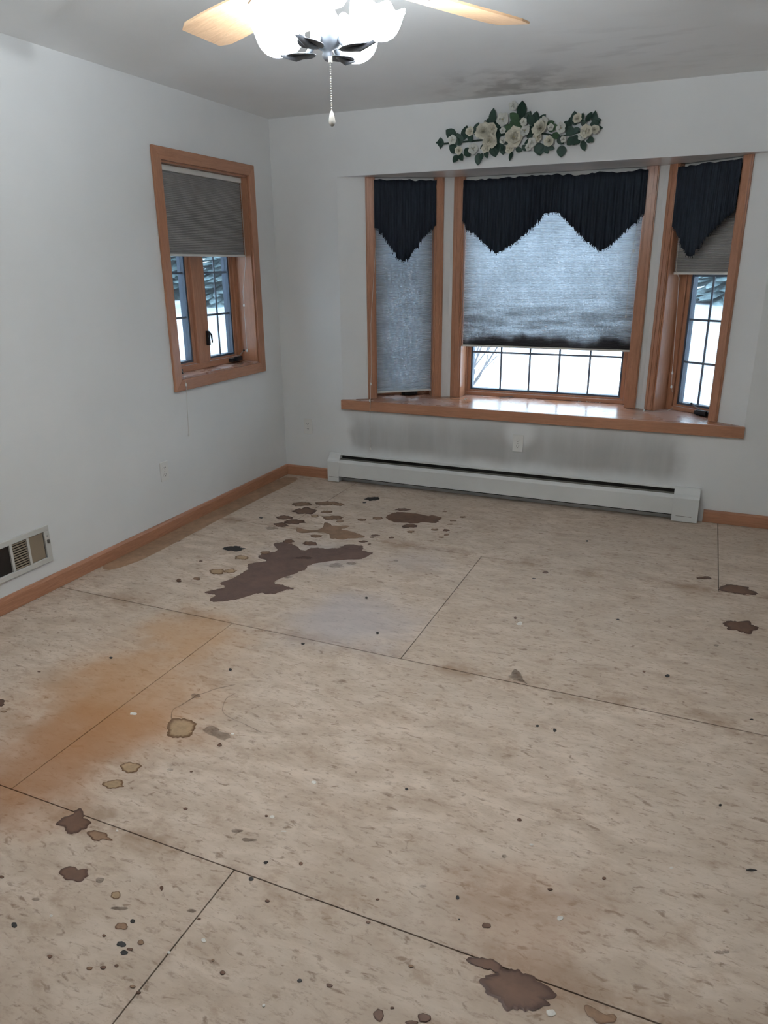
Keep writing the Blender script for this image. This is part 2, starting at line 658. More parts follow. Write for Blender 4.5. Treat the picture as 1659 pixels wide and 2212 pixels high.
def catmull(pts, n=5):
    out, L = [], len(pts)
    for i in range(L):
        a, b, c, d = (pts[(i + k - 1) % L] for k in range(4))
        for k in range(n):
            t = k / n
            out.append(tuple(0.5 * ((2 * b[q]) + (-a[q] + c[q]) * t + (2 * a[q] - 5 * b[q] + 4 * c[q] - d[q]) * t * t +
                                    (-a[q] + 3 * b[q] - 3 * c[q] + d[q]) * t ** 3) for q in (0, 1)))
    return out


def stain(pix, kind, jit=0.12, rimw=0.18, n=5, star=False):
    """flat dried mark: outline ring, inner ring (for the darker rim), fan to the middle"""
    global STAIN_N
    STAIN_N += 1
    P = [floor_pt(u, v).xy for u, v in pix]
    P = [Vector(q) for q in catmull([(p.x, p.y) for p in P], n)]
    cx = sum((p for p in P), Vector((0, 0))) / len(P)
    R = sum((p - cx).length for p in P) / len(P)
    out = []
    for p in P:
        k = mnoise.noise(Vector((p.x * 1.4 / max(R, .02), p.y * 2.2 / max(R, .02), STAIN_N * 3.1)))
        k += 0.6 * mnoise.noise(Vector((p.x * 3 / max(R, .02), p.y * 5 / max(R, .02), STAIN_N * 7.7)))
        q = p * 1.0
        rg = min(0.010, R * 0.22)
        k2 = mnoise.noise(Vector((q.x * 38, q.y * 60, STAIN_N * 1.7))) + 0.8 * mnoise.noise(Vector((q.x * 95, q.y * 120, STAIN_N * 5.3)))
        out.append(p + (p - cx).normalized() * (R * jit * k + rg * k2))
    bm = bmesh.new()
    lay = bm.verts.layers.float.new('edge')
    z = 0.0005 + 0.000006 * STAIN_N
    if star:
        rings = []
        for fac, ed in ((1.0, 1.0), (0.86, 0.85), (0.62, 0.25), (0.36, 0.0)):
            ring = []
            for p in out:
                q = cx + (p - cx) * fac
                v_ = bm.verts.new((q.x, q.y, z if fac < 1 else z * 0.4))
                v_[lay] = ed
                ring.append(v_)
            rings.append(ring)
        N_ = len(out)
        for a_, b_ in zip(rings[:-1], rings[1:]):
            for i in range(N_):
                j = (i + 1) % N_
                bm.faces.new((a_[i], a_[j], b_[j], b_[i]))
        bm.faces.new(rings[-1])
        bmesh.ops.recalc_face_normals(bm, faces=bm.faces[:])
        if sum(f.normal.z for f in bm.faces) < 0:
            bmesh.ops.reverse_faces(bm, faces=bm.faces[:])
        return stain_obj(bm, kind)
    vo = [bm.verts.new((p.x, p.y, z * 0.4)) for p in out]
    f = bm.faces.new(vo)
    f.normal_update()
    if f.normal.z < 0:
        f.normal_flip()
    w_ = 0.0025 if kind in 'BDG' and len(P) > 45 else min(0.03 if kind == 'R' else 0.02, max(0.003, R * rimw))
    for v_ in bm.verts:
        v_[lay] = 1.0
    r = bmesh.ops.inset_individual(bm, faces=[f], thickness=w_, depth=0.0, use_even_offset=False)
    for v_ in f.verts:
        v_[lay] = 0.0
        v_.co.z = z
    bmesh.ops.triangulate(bm, faces=bm.faces[:], ngon_method='EAR_CLIP')
    return stain_obj(bm, kind)


def stain_obj(bm, kind):
    me = bpy.data.meshes.new('stain')
    bm.to_mesh(me)
    bm.free()
    me.materials.append(M['stain_' + kind])
    o = bpy.data.objects.new('stain' if kind != 'W' else 'paint_fleck', me)
    col.objects.link(o)
    o.parent = fl
    return o


def zoomed(x0, y0, s, pts):
    return [(x0 + p[0] * s, y0 + p[1] * s) for p in pts]


def spot(u, v, ru, rv, kind, jit=0.30):
    k = 13 if ru > 6 else 8
    stain([(u + ru * math.cos(2 * PI * i / k), v - rv * math.sin(2 * PI * i / k)) for i in range(k)], kind, jit, 0.22, 3, True)


A = (400, 1030, 0.3978)
stain(zoomed(*A, [(135, 665), (180, 680), (290, 660), (385, 635), (470, 640), (550, 615), (590, 605), (540, 590), (485, 570),
                  (560, 540), (640, 505), (690, 475), (770, 460), (870, 450), (960, 445), (1010, 415), (960, 400), (975, 385),
                  (930, 370), (870, 370), (840, 385), (760, 390), (690, 385), (640, 400), (600, 370), (540, 355), (480, 365),
                  (500, 400), (420, 420), (400, 440), (440, 455), (340, 475), (320, 510), (260, 550), (180, 580), (215, 600),
                  (110, 625), (170, 640)]), 'B', 0.05, 0.03, 12)
stain(zoomed(*A, [(610, 275), (680, 290), (740, 280), (760, 250), (790, 255), (800, 265), (885, 265), (870, 280), (850, 285),
                  (930, 305), (975, 328), (900, 335), (840, 340), (790, 335), (780, 310), (720, 300), (650, 305), (615, 298)]),
      'M', 0.05, 0.06)
stain(zoomed(*A, [(1088, 218), (1125, 198), (1180, 192), (1250, 200), (1320, 212), (1345, 208), (1395, 222), (1380, 235),
                  (1365, 252), (1300, 248), (1250, 252), (1180, 248), (1130, 245)]), 'D', 0.05, 0.06)
for (u, v, a, b, k) in [
        (630, 148, 52, 11, 'M'), (775, 144, 72, 11, 'M'), (835, 150, 30, 8, 'M'), (650, 185, 65, 17, 'D'), (770, 190, 33, 7, 'M'),
        (705, 213, 20, 7, 'R'), (540, 222, 42, 11, 'D'), (800, 222, 55, 12, 'M'), (590, 244, 56, 13, 'D'), (520, 260, 36, 12, 'D'),
        (840, 242, 22, 6, 'M'), (470, 278, 30, 9, 'F'), (710, 322, 30, 8, 'M'), (560, 350, 30, 11, 'D'), (680, 362, 42, 12, 'D'),
        (960, 233, 25, 6, 'M'), (1045, 225, 30, 7, 'M'), (1180, 178, 38, 7, 'D'), (1222, 268, 42, 9, 'D'), (1225, 298, 22, 6, 'M'),
        (1017, 119, 37, 10, 'G'), (973, 140, 10, 3, 'G'), (1035, 318, 25, 5, 'D'), (1015, 328, 14, 4, 'D'), (968, 352, 24, 6, 'D'),
        (1120, 330, 16, 4, 'D'), (1355, 287, 20, 5, 'M'), (1417, 290, 20, 6, 'D'), (1455, 238, 18, 4, 'M'), (1505, 218, 18, 4, 'M'),
        (1390, 328, 16, 4, 'M'), (1440, 257, 15, 4, 'M'), (1420, 315, 15, 4, 'M'), (1340, 348, 12, 3, 'M'), (1410, 188, 14, 3, 'M'),
        (262, 390, 57, 14, 'G'), (308, 438, 38, 11, 'R'), (172, 515, 40, 14, 'R'), (243, 512, 34, 11, 'R'), (62, 554, 18, 5, 'M'),
        (85, 457, 10, 4, 'D'), (820, 480, 38, 12, 'F'), (145, 628, 22, 8, 'B'), (1045, 848, 8, 6, 'G'), (985, 657, 10, 5, 'G'),
        (412, 222, 10, 4, 'G'), (1145, 455, 12, 5, 'F'), (900, 470, 26, 8, 'F'), (560, 545, 20, 7, 'F'), (435, 412, 26, 8, 'M'),
        (900, 382, 60, 12, 'B'), (640, 440, 50, 8, 'F'), (575, 365, 8, 3, 'D'), (1000, 365, 10, 3, 'D'), (640, 908, 10, 5, 'G')]:
    spot(A[0] + u * A[2], A[1] + v * A[2], a * A[2], b * A[2], k)
for (u, v, a, b, k) in [(378, 1167, 13, 4, 'M'), (387, 1254, 5, 4, 'D'), (425, 1250, 8, 3, 'M'), (2, 1518, 8, 8, 'D'), (8, 1537, 6, 3, 'M')]:
    spot(u, v, a, b, k)
A = (1000, 1130, 0.3972)
stain(zoomed(*A, [(1390, 352), (1410, 338), (1450, 334), (1500, 338), (1555, 348), (1562, 362), (1608, 384), (1560, 390),
                  (1500, 385), (1450, 378), (1405, 370)]), 'D', 0.05, 0.10, 5, True)
stain(zoomed(*A, [(1420, 545), (1450, 530), (1490, 534), (1560, 534), (1575, 555), (1610, 570), (1580, 580), (1560, 604),
                  (1530, 600), (1500, 588), (1455, 580), (1430, 565)]), 'D', 0.05, 0.10, 5, True)
stain(zoomed(*A, [(255, 830), (275, 800), (300, 805), (330, 850), (345, 872), (310, 862), (270, 850)]), 'F', 0.1, 0.1)
for (u, v, a, b, k) in [(1310, 297, 42, 7, 'D'), (1112, 830, 14, 9, 'G'), (405, 1104, 8, 6, 'G'), (500, 1127, 9, 10, 'G'),
                        (450, 268, 14, 7, 'D'), (675, 98, 8, 5, 'G'), (385, 302, 10, 3, 'G'), (843, 524, 9, 3, 'G'), (285, 517, 8, 6, 'D'),
                        (310, 546, 16, 11, 'W'), (985, 808, 8, 5, 'D'), (1380, 665, 14, 6, 'F'), (1570, 1068, 10, 3, 'G')]:
    spot(A[0] + u * A[2], A[1] + v * A[2], a * A[2], b * A[2], k)
A = (0, 1300, 0.4219)
stain(zoomed(*A, [(880, 600), (940, 600), (1000, 615), (1000, 640), (990, 660), (970, 690), (910, 700), (860, 680), (855, 650)]),
      'R', 0.08, 0.10, 5, True)
stain(zoomed(*A, [(1040, 655), (1090, 630), (1130, 660), (1175, 680), (1150, 710), (1100, 690)]), 'F', 0.15, 0.1)
spot(A[0] + 1003 * A[2], A[1] + 480 * A[2], 10, 5, 'F')


def trail(pts, wpx, kind):
    """thin wandering tide line of a dried spill"""
    L = [Vector(p) for p in catmull([tuple(p) for p in pts] + [tuple(p) for p in reversed(pts[1:-1])], 6)]
    L = L[:6 * (len(pts) - 1) + 1]
    m = MB()
    for i, p in enumerate(L):
        t = (L[min(i + 1, len(L) - 1)] - L[max(i - 1, 0)]).normalized()
        n_ = Vector((-t.y, t.x)) * wpx * (0.4 + 0.9 * random.random())
        for q in (p + n_, p - n_):
            w3 = floor_pt(q.x, q.y)
            m.v.append((w3.x, w3.y, 0.0006))
    m.f = [(2 * i, 2 * i + 1, 2 * i + 3, 2 * i + 2) for i in range(len(L) - 1)]
    m.build('stain', M['stain_' + kind], fl)


trail(zoomed(*A, [(878, 600), (885, 555), (935, 525), (1000, 485)]), 1.0, 'M')
trail(zoomed(*A, [(1000, 480), (1050, 466), (1110, 445), (1205, 425)]), 0.8, 'F')
trail(zoomed(*A, [(1205, 470), (1160, 495), (1140, 545), (1150, 575), (1195, 602), (1260, 630), (1340, 672)]), 0.9, 'F')
for (u, v, a, b, k) in [(668, 848, 52, 27, 'R'), (578, 936, 55, 24, 'R'), (1125, 732, 13, 10, 'D'), (685, 572, 18, 9, 'W'),
                        (568, 287, 9, 5, 'G'), (200, 358, 9, 4, 'D'), (1180, 348, 8, 7, 'G'), (1550, 216, 9, 5, 'G'), (870, 860, 16, 7, 'F'),
                        (950, 1060, 11, 6, 'D'), (980, 870, 8, 4, 'D'), (1190, 676, 10, 5, 'W'), (975, 665, 14, 6, 'R'), (1605, 925, 12, 9, 'W')]:
    spot(A[0] + u * A[2], A[1] + v * A[2], a * A[2], b * A[2], k)
A = (0, 1660, 0.4219)
stain(zoomed(*A, [(285, 283), (320, 250), (370, 235), (385, 215), (415, 212), (440, 235), (430, 250), (468, 275), (450, 300),
                  (420, 320), (370, 335), (335, 325), (320, 310)]), 'D', 0.06, 0.14, 5, True)
stain(zoomed(*A, [(445, 330), (480, 318), (520, 325), (550, 345), (578, 370), (530, 365), (495, 376), (465, 362)]), 'M', 0.06, 0.2, 5, True)
stain(zoomed(*A, [(305, 535), (330, 508), (370, 500), (410, 512), (443, 520), (440, 555), (405, 580), (360, 575), (320, 560)]),
      'D', 0.06, 0.12, 5, True)
for (u, v, a, b, k) in [
        (596, 648, 28, 20, 'R'), (620, 900, 25, 15, 'G'), (636, 943, 18, 12, 'G'), (664, 927, 16, 9, 'D'), (680, 782, 12, 9, 'G'),
        (625, 810, 35, 17, 'M'), (615, 716, 46, 9, 'F'), (722, 890, 15, 12, 'M'), (255, 963, 14, 10, 'D'), (75, 802, 17, 15, 'G'),
        (182, 670, 20, 8, 'F'), (530, 1020, 15, 9, 'D'), (595, 1012, 10, 7, 'D'), (460, 1025, 15, 9, 'M'), (1140, 1045, 14, 11, 'D'),
        (1535, 1085, 12, 9, 'G'), (1360, 482, 14, 9, 'G'), (1287, 564, 11, 10, 'G'), (828, 614, 9, 14, 'D'), (1370, 680, 12, 7, 'D'),
        (1540, 488, 10, 8, 'D'), (533, 856, 9, 7, 'D'), (680, 1118, 14, 9, 'M'), (710, 1148, 13, 9, 'D'), (1090, 982, 8, 7, 'M'),
        (1393, 248, 13, 11, 'W'), (1452, 323, 15, 4, 'W'), (600, 320, 7, 6, 'W'), (1043, 880, 13, 11, 'W'), (865, 942, 8, 8, 'W'),
        (8, 556, 12, 7, 'D'), (1365, 244, 10, 7, 'D'), (262, 755, 9, 6, 'W'), (1350, 1215, 9, 8, 'W'), (1020, 770, 9, 6, 'D'),
        (1215, 320, 26, 8, 'F'), (1275, 365, 42, 9, 'F'), (510, 572, 24, 14, 'F'), (980, 730, 24, 9, 'F')]:
    spot(A[0] + u * A[2], A[1] + v * A[2], a * A[2], b * A[2], k)
A = (700, 1660, 0.578)
stain(zoomed(*A, [(640, 738), (700, 750), (760, 768), (810, 800), (850, 830), (872, 858), (835, 865), (845, 880), (800, 905),
                  (730, 898), (680, 890), (660, 868), (610, 845), (595, 830), (590, 790), (605, 775), (640, 768)]), 'D', 0.03, 0.06, 8, True)
stain(zoomed(*A, [(527, 712), (560, 706), (620, 712), (655, 736), (668, 760), (640, 764), (630, 755), (595, 750), (560, 735)]),
      'D', 0.03, 0.06, 6, True)
stain(zoomed(*A, [(970, 890), (990, 888), (1020, 905), (1050, 920), (1080, 920), (1085, 950), (1060, 955), (1020, 955), (985, 925)]),
      'M', 0.04, 0.16)
for (u, v, a, b, k) in [(607, 588, 18, 11, 'D'), (205, 922, 18, 24, 'D'), (375, 932, 25, 18, 'D'), (330, 950, 25, 8, 'D'),
                        (499, 482, 7, 7, 'G'), (308, 78, 6, 5, 'G'), (1598, 380, 20, 3, 'G'), (883, 560, 13, 9, 'W'), (848, 915, 17, 15, 'W'),
                        (775, 285, 8, 4, 'W'), (1298, 372, 6, 4, 'W'), (730, 192, 9, 6, 'D'), (675, 328, 8, 7, 'F'), (1048, 411, 8, 6, 'D'),
                        (845, 452, 10, 5, 'D'), (327, 740, 10, 6, 'M'), (20, 812, 12, 8, 'D'), (165, 575, 9, 5, 'D'), (255, 896, 8, 5, 'D'),
                        (505, 565, 4, 3, 'G'), (1480, 137, 5, 4, 'G'), (1485, 688, 30, 8, 'F'), (370, 440, 16, 5, 'F'), (200, 490, 8, 4, 'D')]:
    spot(A[0] + u * A[2], A[1] + v * A[2], a * A[2], b * A[2], k)
# tack-strip residue left along the side wall
stain([(600, 1036), (624, 1030), (640, 1038), (560, 1078), (480, 1120), (380, 1172), (300, 1212), (235, 1232), (222, 1218),
       (280, 1190), (360, 1150), (450, 1106), (530, 1066)], 'T', 0.005, 0.02)

tag(MB().box(-TH, X1 + TH, Y0 - TH, TH, H, H + 0.1).build('ceiling', M['ceiling']), 'grey-white ceiling with sooty smudges', kind='structure')

# left wall with the window hole
WY0, WY1, WZ0, WZ1 = -1.157, -0.305, 0.882, 2.067
wl = MB()
wl.box(-TH, 0, Y0 - TH, WY0, -0.02, H).box(-TH, 0, WY1, TH, -0.02, H)
wl.box(-TH, 0, WY0, WY1, -0.02, WZ0).box(-TH, 0, WY0, WY1, WZ1, H)
tag(wl.build('wall_left', M['wall']), 'plain white side wall with a small window', kind='structure')
# back wall with the bay opening
wb = MB()
wb.box(0, LA.x, 0, TH, -0.02, H).box(RA.x, X1, 0, TH, -0.02, H)
wb.box(LA.x, RA.x, 0, TH, -0.02, ZS - 0.032).box(LA.x, RA.x, 0, TH, ZF, H)
tag(wb.build('wall_back', M['wall_back']), 'white end wall with bay window opening and soot above heater', kind='structure')
tag(MB().box(X1, X1 + TH, Y0 - TH, TH, -0.02, H).build('wall_right', M['wall']), 'white wall outside the view', kind='structure')
tag(MB().box(0, X1, Y0 - TH, Y0, -0.02, H).build('wall_front', M['wall']), 'white wall behind the viewer', kind='structure')


# ---- bay: plan helpers
def frame2(A_, B_):
    t = (B_ - A_).normalized()
    return t, Vector((-t.y, t.x))


tL, nL = frame2(LA, LB)
tR, nR = frame2(RB, RA)
LL, LR = (LB - LA).length, (RA - RB).length
rzL, rzR = math.atan2(tL.y, tL.x), math.atan2(tR.y, tR.x)
BT = 0.15
CB = 0.376
OPL = (0.24, 0.66)                       # opening along the left bay wall
OPC = (1.244 - LB.x, 2.404 - LB.x)       # centre, local to LB
OPR = (0.090, 0.492)                     # right, local to RB


def miter(P, n1, n2, d):
    k = (n1 + n2).normalized()
    return P + k * (d / k.dot(n1))


def P2(A_, t, n, s, o):
    q = A_ + t * s + n * o
    return (q.x, q.y)


cx_, cn_ = Vector((1, 0)), Vector((0, 1))
mL, mR = miter(LB, nL, cn_, BT), miter(RB, cn_, nR, BT)
z0b, z1b = ZS - 0.03, ZF + 0.03
tag(MB().prism([P2(LA, tL, nL, 0, 0), P2(LA, tL, nL, OPL[0], 0), P2(LA, tL, nL, OPL[0], BT), P2(LA, tL, nL, 0.02, BT)], z0b, z1b)
    .build('wall_bay_left', M['wall_back']), 'white slanted left cheek of the bay', kind='structure')
tag(MB().prism([P2(LA, tL, nL, OPL[1], 0), (LB.x, LB.y), P2(LB, cx_, cn_, OPC[0], 0), P2(LB, cx_, cn_, OPC[0], BT), (mL.x, mL.y),
                P2(LA, tL, nL, OPL[1], BT)], z0b, z1b).build('wall_bay_corner_left', M['wall_back']),
    'white corner post between left and centre bay windows', kind='structure')
tag(MB().prism([P2(LB, cx_, cn_, OPC[1], 0), (RB.x, RB.y), P2(RB, tR, nR, OPR[0], 0), P2(RB, tR, nR, OPR[0], BT), (mR.x, mR.y),
                P2(LB, cx_, cn_, OPC[1], BT)], z0b, z1b).build('wall_bay_corner_right', M['wall_back']),
    'white corner post between centre and right bay windows', kind='structure')
tag(MB().prism([P2(RB, tR, nR, OPR[1], 0), (RA.x, RA.y), P2(RB, tR, nR, LR - 0.02, BT), P2(RB, tR, nR, OPR[1], BT)], z0b, z1b)
    .build('wall_bay_right', M['wall_back']), 'white slanted right cheek of the bay', kind='structure')
D2 = 0.21
oL, oR = miter(LB, nL, cn_, D2), miter(RB, cn_, nR, D2)
hull = [(LA.x, -0.001), (RA.x, -0.001), P2(RB, tR, nR, LR, D2), (oR.x, oR.y), (oL.x, oL.y), P2(LA, tL, nL, 0, D2)]
hull2 = [(LA.x + 0.001, 0.0005), (RA.x - 0.001, 0.0005)] + hull[2:]
tag(MB().prism(hull2, ZF - 0.002, ZF + 0.06).build('ceiling_bay', M['soffit']), 'grey semi-gloss soffit of the bay', kind='structure')
sill = MB().prism(hull, ZS - 0.03, ZS).build('window_sill', M['sill'])
tag(sill, 'varnished oak bay window sill with dust', kind='structure')
MB().box(LA.x - 0.004, RA.x + 0.004, -0.022, -0.0015, ZS - 0.068, ZS).build('nosing', M['wood_x'], sill, bevel=0.003)

# baseboards
def base_prof(s=1):
    return [(0, 0.001), (-0.014 * s, 0.001), (-0.014 * s, 0.066), (-0.010 * s, 0.076), (0, 0.078)]


bl = MB()
bl.v = []
pr = [(0.0, 0.001), (0.014, 0.001), (0.014, 0.064), (0.009, 0.076), (0.0, 0.078)]
bl.v = [(x, Y0, z) for x, z in pr] + [(x, 0, z) for x, z in pr]
bl.f = [(i, (i + 1) % 5, 5 + (i + 1) % 5, 5 + i) for i in range(5)] + [(4, 3, 2, 1, 0), (5, 6, 7, 8, 9)]
tag(bl.build('baseboard_left', M['wood_y']), 'oak baseboard along the side wall', kind='structure')
tag(MB().extrude_x(base_prof(), 0.014, 0.378).build('baseboard_back_left', M['wood_x']), 'short oak baseboard beside the heater', kind='structure')
tag(MB().extrude_x(base_prof(), 2.953, X1).build('baseboard_back_right', M['wood_x']), 'oak baseboard right of the heater', kind='structure')


# ------------------------------------------------------------------ windows
def casing_board(mb, x0, x1, z0, z1, inner_left):
    """upright casing with two shallow steps (profiled face)"""
    a, b = (x0, x1)
    w_ = b - a
    mb.box(a, b, -0.012, -0.0005, z0, z1)
    mb.box(a + w_ * 0.10, b - w_ * 0.10, -0.016, -0.0115, z0 + 0.0005, z1 - 0.0005)
    mb.box(a + w_ * (0.55 if inner_left else 0.12), b - w_ * (0.12 if inner_left else 0.55), -0.020, -0.0155, z0 + 0.001, z1 - 0.001)


def make_window(name, loc, rz, x0, x1, z0, z1, sashes, zrows, label, full_frame=False, csw=0.056, yf=0.125, yg=0.165, deep=0.20, mull=None):
    root = empty(name, (loc[0], loc[1], 0), rz)
    tag(root, label, kind='structure')
    # casing
    if full_frame:
        cw = csw
        for nm, poly, mt in [('casing', [(x0 - cw, z0 - cw), (x0, z0), (x0, z1), (x0 - cw, z1 + cw)], 'wood_z'),
                             ('casing', [(x1 + cw, z1 + cw), (x1, z1), (x1, z0), (x1 + cw, z0 - cw)], 'wood_z'),
                             ('casing', [(x0 - cw, z1 + cw), (x0, z1), (x1, z1), (x1 + cw, z1 + cw)], 'wood_x'),
                             ('casing', [(x1 + cw, z0 - cw), (x1, z0), (x0, z0), (x0 - cw, z0 - cw)], 'wood_x')]:
            b = MB()
            n_ = len(poly)
            b.v = [(x, -0.018, z) for x, z in poly] + [(x, -0.0005, z) for x, z in poly]
            b.f = [tuple(range(n_)), tuple(reversed(range(n_, 2 * n_)))] + [((i + 1) % n_, i, n_ + i, n_ + (i + 1) % n_) for i in range(n_)]
            bm = bmesh.new()
            for v_ in b.v:
                bm.verts.new(v_)
            bm.verts.ensure_lookup_table()
            for f_ in b.f:
                bm.faces.new([bm.verts[i] for i in f_])
            bmesh.ops.recalc_face_normals(bm, faces=bm.faces[:])
            me = bpy.data.meshes.new(nm)
            bm.to_mesh(me)
            bm.free()
            me.materials.append(M[mt])
            o = bpy.data.objects.new(nm, me)
            col.objects.link(o)
            o.parent = root
            bv = o.modifiers.new('bevel', 'BEVEL')
            bv.width = 0.003
            bv.segments = 2
    else:
        for a, b, il in ((x0 - csw, x0, False), (x1, x1 + csw, True)):
            m = MB()
            casing_board(m, a, b, z0 + 0.001, z1 - 0.001, il)
            m.build('casing', M['wood_z'], root, bevel=0.0015)
    # jamb liners
    jt = 0.010
    MB().box(x0, x0 + jt, -0.002, deep, z0 + 0.001, z1 - 0.001).build('jamb', M['wood_z'], root)
    MB().box(x1 - jt, x1, -0.002, deep, z0 + 0.001, z1 - 0.001).build('jamb', M['wood_z'], root)
    if full_frame:
        MB().box(x0, x1, -0.002, deep, z1 - jt, z1).build('jamb', M['wood_x'], root)
        MB().box(x0, x1, -0.002, deep, z0, z0 + jt).build('stool', M['sill'], root)
    zb = z0 + (jt if full_frame else 0.001)
    zt = z1 - (jt if full_frame else 0.001)
    # frame against the glass unit
    gx0, gx1 = sashes[0][0], sashes[-1][1]
    g0, g1 = zrows[0], zrows[-1]
    MB().box(x0 + jt, gx0 - 0.038, yf, deep, zb, zt).build('frame_side', M['wood_dark_z'], root, bevel=0.002)
    MB().box(gx1 + 0.038, x1 - jt, yf, deep, zb, zt).build('frame_side', M['wood_dark_z'], root, bevel=0.002)
    MB().box(gx0 - 0.038, gx1 + 0.038, yf, deep, zb, g0 - 0.026).build('frame_bottom', M['wood_dark_x'], root, bevel=0.002)
    MB().box(gx0 - 0.038, gx1 + 0.038, yf, deep, g1 + 0.03, zt).build('frame_top', M['wood_dark_x'], root, bevel=0.002)
    if mull:
        MB().box(mull[0], mull[1], yf - 0.004, deep, g0 - 0.026, g1 + 0.03).build('mullion', M['wood_dark_z'], root, bevel=0.003)
    for (a, b, ncol) in sashes:
        m = MB()
        y0_, y1_ = yf + 0.012, deep - 0.005
        e = 0.036
        m.box(a - e, a - 0.012, y0_, y1_, g0 - 0.024, g1 + 0.028).box(b + 0.012, b + e, y0_, y1_, g0 - 0.024, g1 + 0.028)
        m.box(a - 0.012, b + 0.012, y0_, y1_, g0 - 0.024, g0 - 0.012).box(a - 0.012, b + 0.012, y0_, y1_, g1 + 0.012, g1 + 0.028)
        s = m.build('sash', M['wood_dark_z'], root, bevel=0.001)
        m = MB()
        m.box(a - 0.012, a, yg - 0.020, deep - 0.007, g0 - 0.012, g1 + 0.012).box(b, b + 0.012, yg - 0.020, deep - 0.007, g0 - 0.012, g1 + 0.012)
        m.box(a, b, yg - 0.020, deep - 0.007, g0 - 0.012, g0).box(a, b, yg - 0.020, deep - 0.007, g1, g1 + 0.012)
        m.build('glazing_bead', M['bead'], s)
        MB().box(a - 0.03, b + 0.03, y0_ - 0.002, y0_ + 0.001, g0 - 0.0275, g0 - 0.0245).build('weather_strip', M['alu'], s)
        if ncol < 4:
            MB().box(a - 0.004, b + 0.004, yg - 0.0165, yg - 0.0160, g0 - 0.004, g1 + 0.004).build('insect_screen', M['screen'], s)
        cw = (b - a) / ncol
        mw = 0.0065
        for i in range(1, ncol):
            MB().box(a + cw * i - mw, a + cw * i + mw, yg - 0.006, yg - 0.0012, g0, g1).build('muntin', M['muntin'], s)
        for z in zrows[1:-1]:
            MB().box(a, b, yg - 0.007, yg - 0.0014, z - mw, z + mw).build('muntin', M['muntin'], s)
        for i in range(ncol):
            for q in range(len(zrows) - 1):
                MB().box(a + cw * i, a + cw * (i + 1), yg, yg + 0.004, zrows[q], zrows[q + 1]).build('pane', M['glass'], s)
    return root


def crank(root, x, z, y=0.125, flip=1, arm=True):
    """casement operator: black cover, folding metal arm, knob"""
    b = MB().box(x - 0.058, x + 0.058, y - 0.030, y + 0.002, z, z + 0.024)
    b.box(x - 0.034, x + 0.034, y - 0.050, y - 0.028, z + 0.002, z + 0.032)
    o = b.build('crank_base', M['black'], root, bevel=0.003)
    if arm:
        MB().tube([(x + 0.005 * flip, y - 0.030, z + 0.026), (x - 0.035 * flip, y - 0.034, z + 0.040), (x - 0.075 * flip, y - 0.030, z + 0.060)],
                  [0.006, 0.0045, 0.004], 6).build('crank_arm', M['steel'], o)
        MB().ball((x - 0.078 * flip, y - 0.034, z + 0.063), 0.008, 8, 5).build('crank_knob', M['black'], o)


# side-wall window (two narrow casements)
ZR = [0.955, 1.217, 1.480, 1.742, 2.004]
win1 = make_window('window_1', (0, 0), PI / 2, WY0, WY1, WZ0, WZ1, [(-1.100, -0.845, 2), (-0.645, -0.385, 2)], ZR,
                   'narrow oak framed window with two casements in the side wall', True, 0.066, mull=(-0.80, -0.69))
crank(win1, -1.07, WZ0 + 0.012, 0.118, 1)
crank(win1, -0.42, WZ0 + 0.020, 0.122, -1)
lk = MB().box(-0.712, -0.692, 0.100, 0.122, 1.035, 1.125).build('sash_lock', M['black'], win1, bevel=0.004)
MB().tube([(-0.700, 0.100, 1.115), (-0.692, 0.092, 1.100), (-0.688, 0.090, 1.050)], [0.006, 0.006, 0.004], 6).build('lock_lever', M['black'], lk)
# bay windows
ZB = [0.656, 0.914, 1.176, 1.438, 1.700, 1.962]
win2 = make_window('window_2', LA, rzL, OPL[0], OPL[1], ZS, ZF, [(0.325, 0.575, 2)], ZB, 'narrow left bay casement behind a lowered shade',
                   csw=0.055)
crank(win2, 0.50, ZS + 0.004, 0.122, 1)
win3 = make_window('window_3', LB, 0, OPC[0], OPC[1], ZS, ZF, [(1.300 - LB.x, 2.336 - LB.x, 5)], ZB,
                   'wide centre bay picture window showing bright snow', csw=0.062)
win4 = make_window('window_4', RB, rzR, OPR[0], OPR[1], ZS, ZF, [(0.180, 0.430, 2)], ZB, 'narrow right bay casement with open lower half',
                   csw=0.055)
crank(win4, 0.385, ZS + 0.004, 0.120, 1)


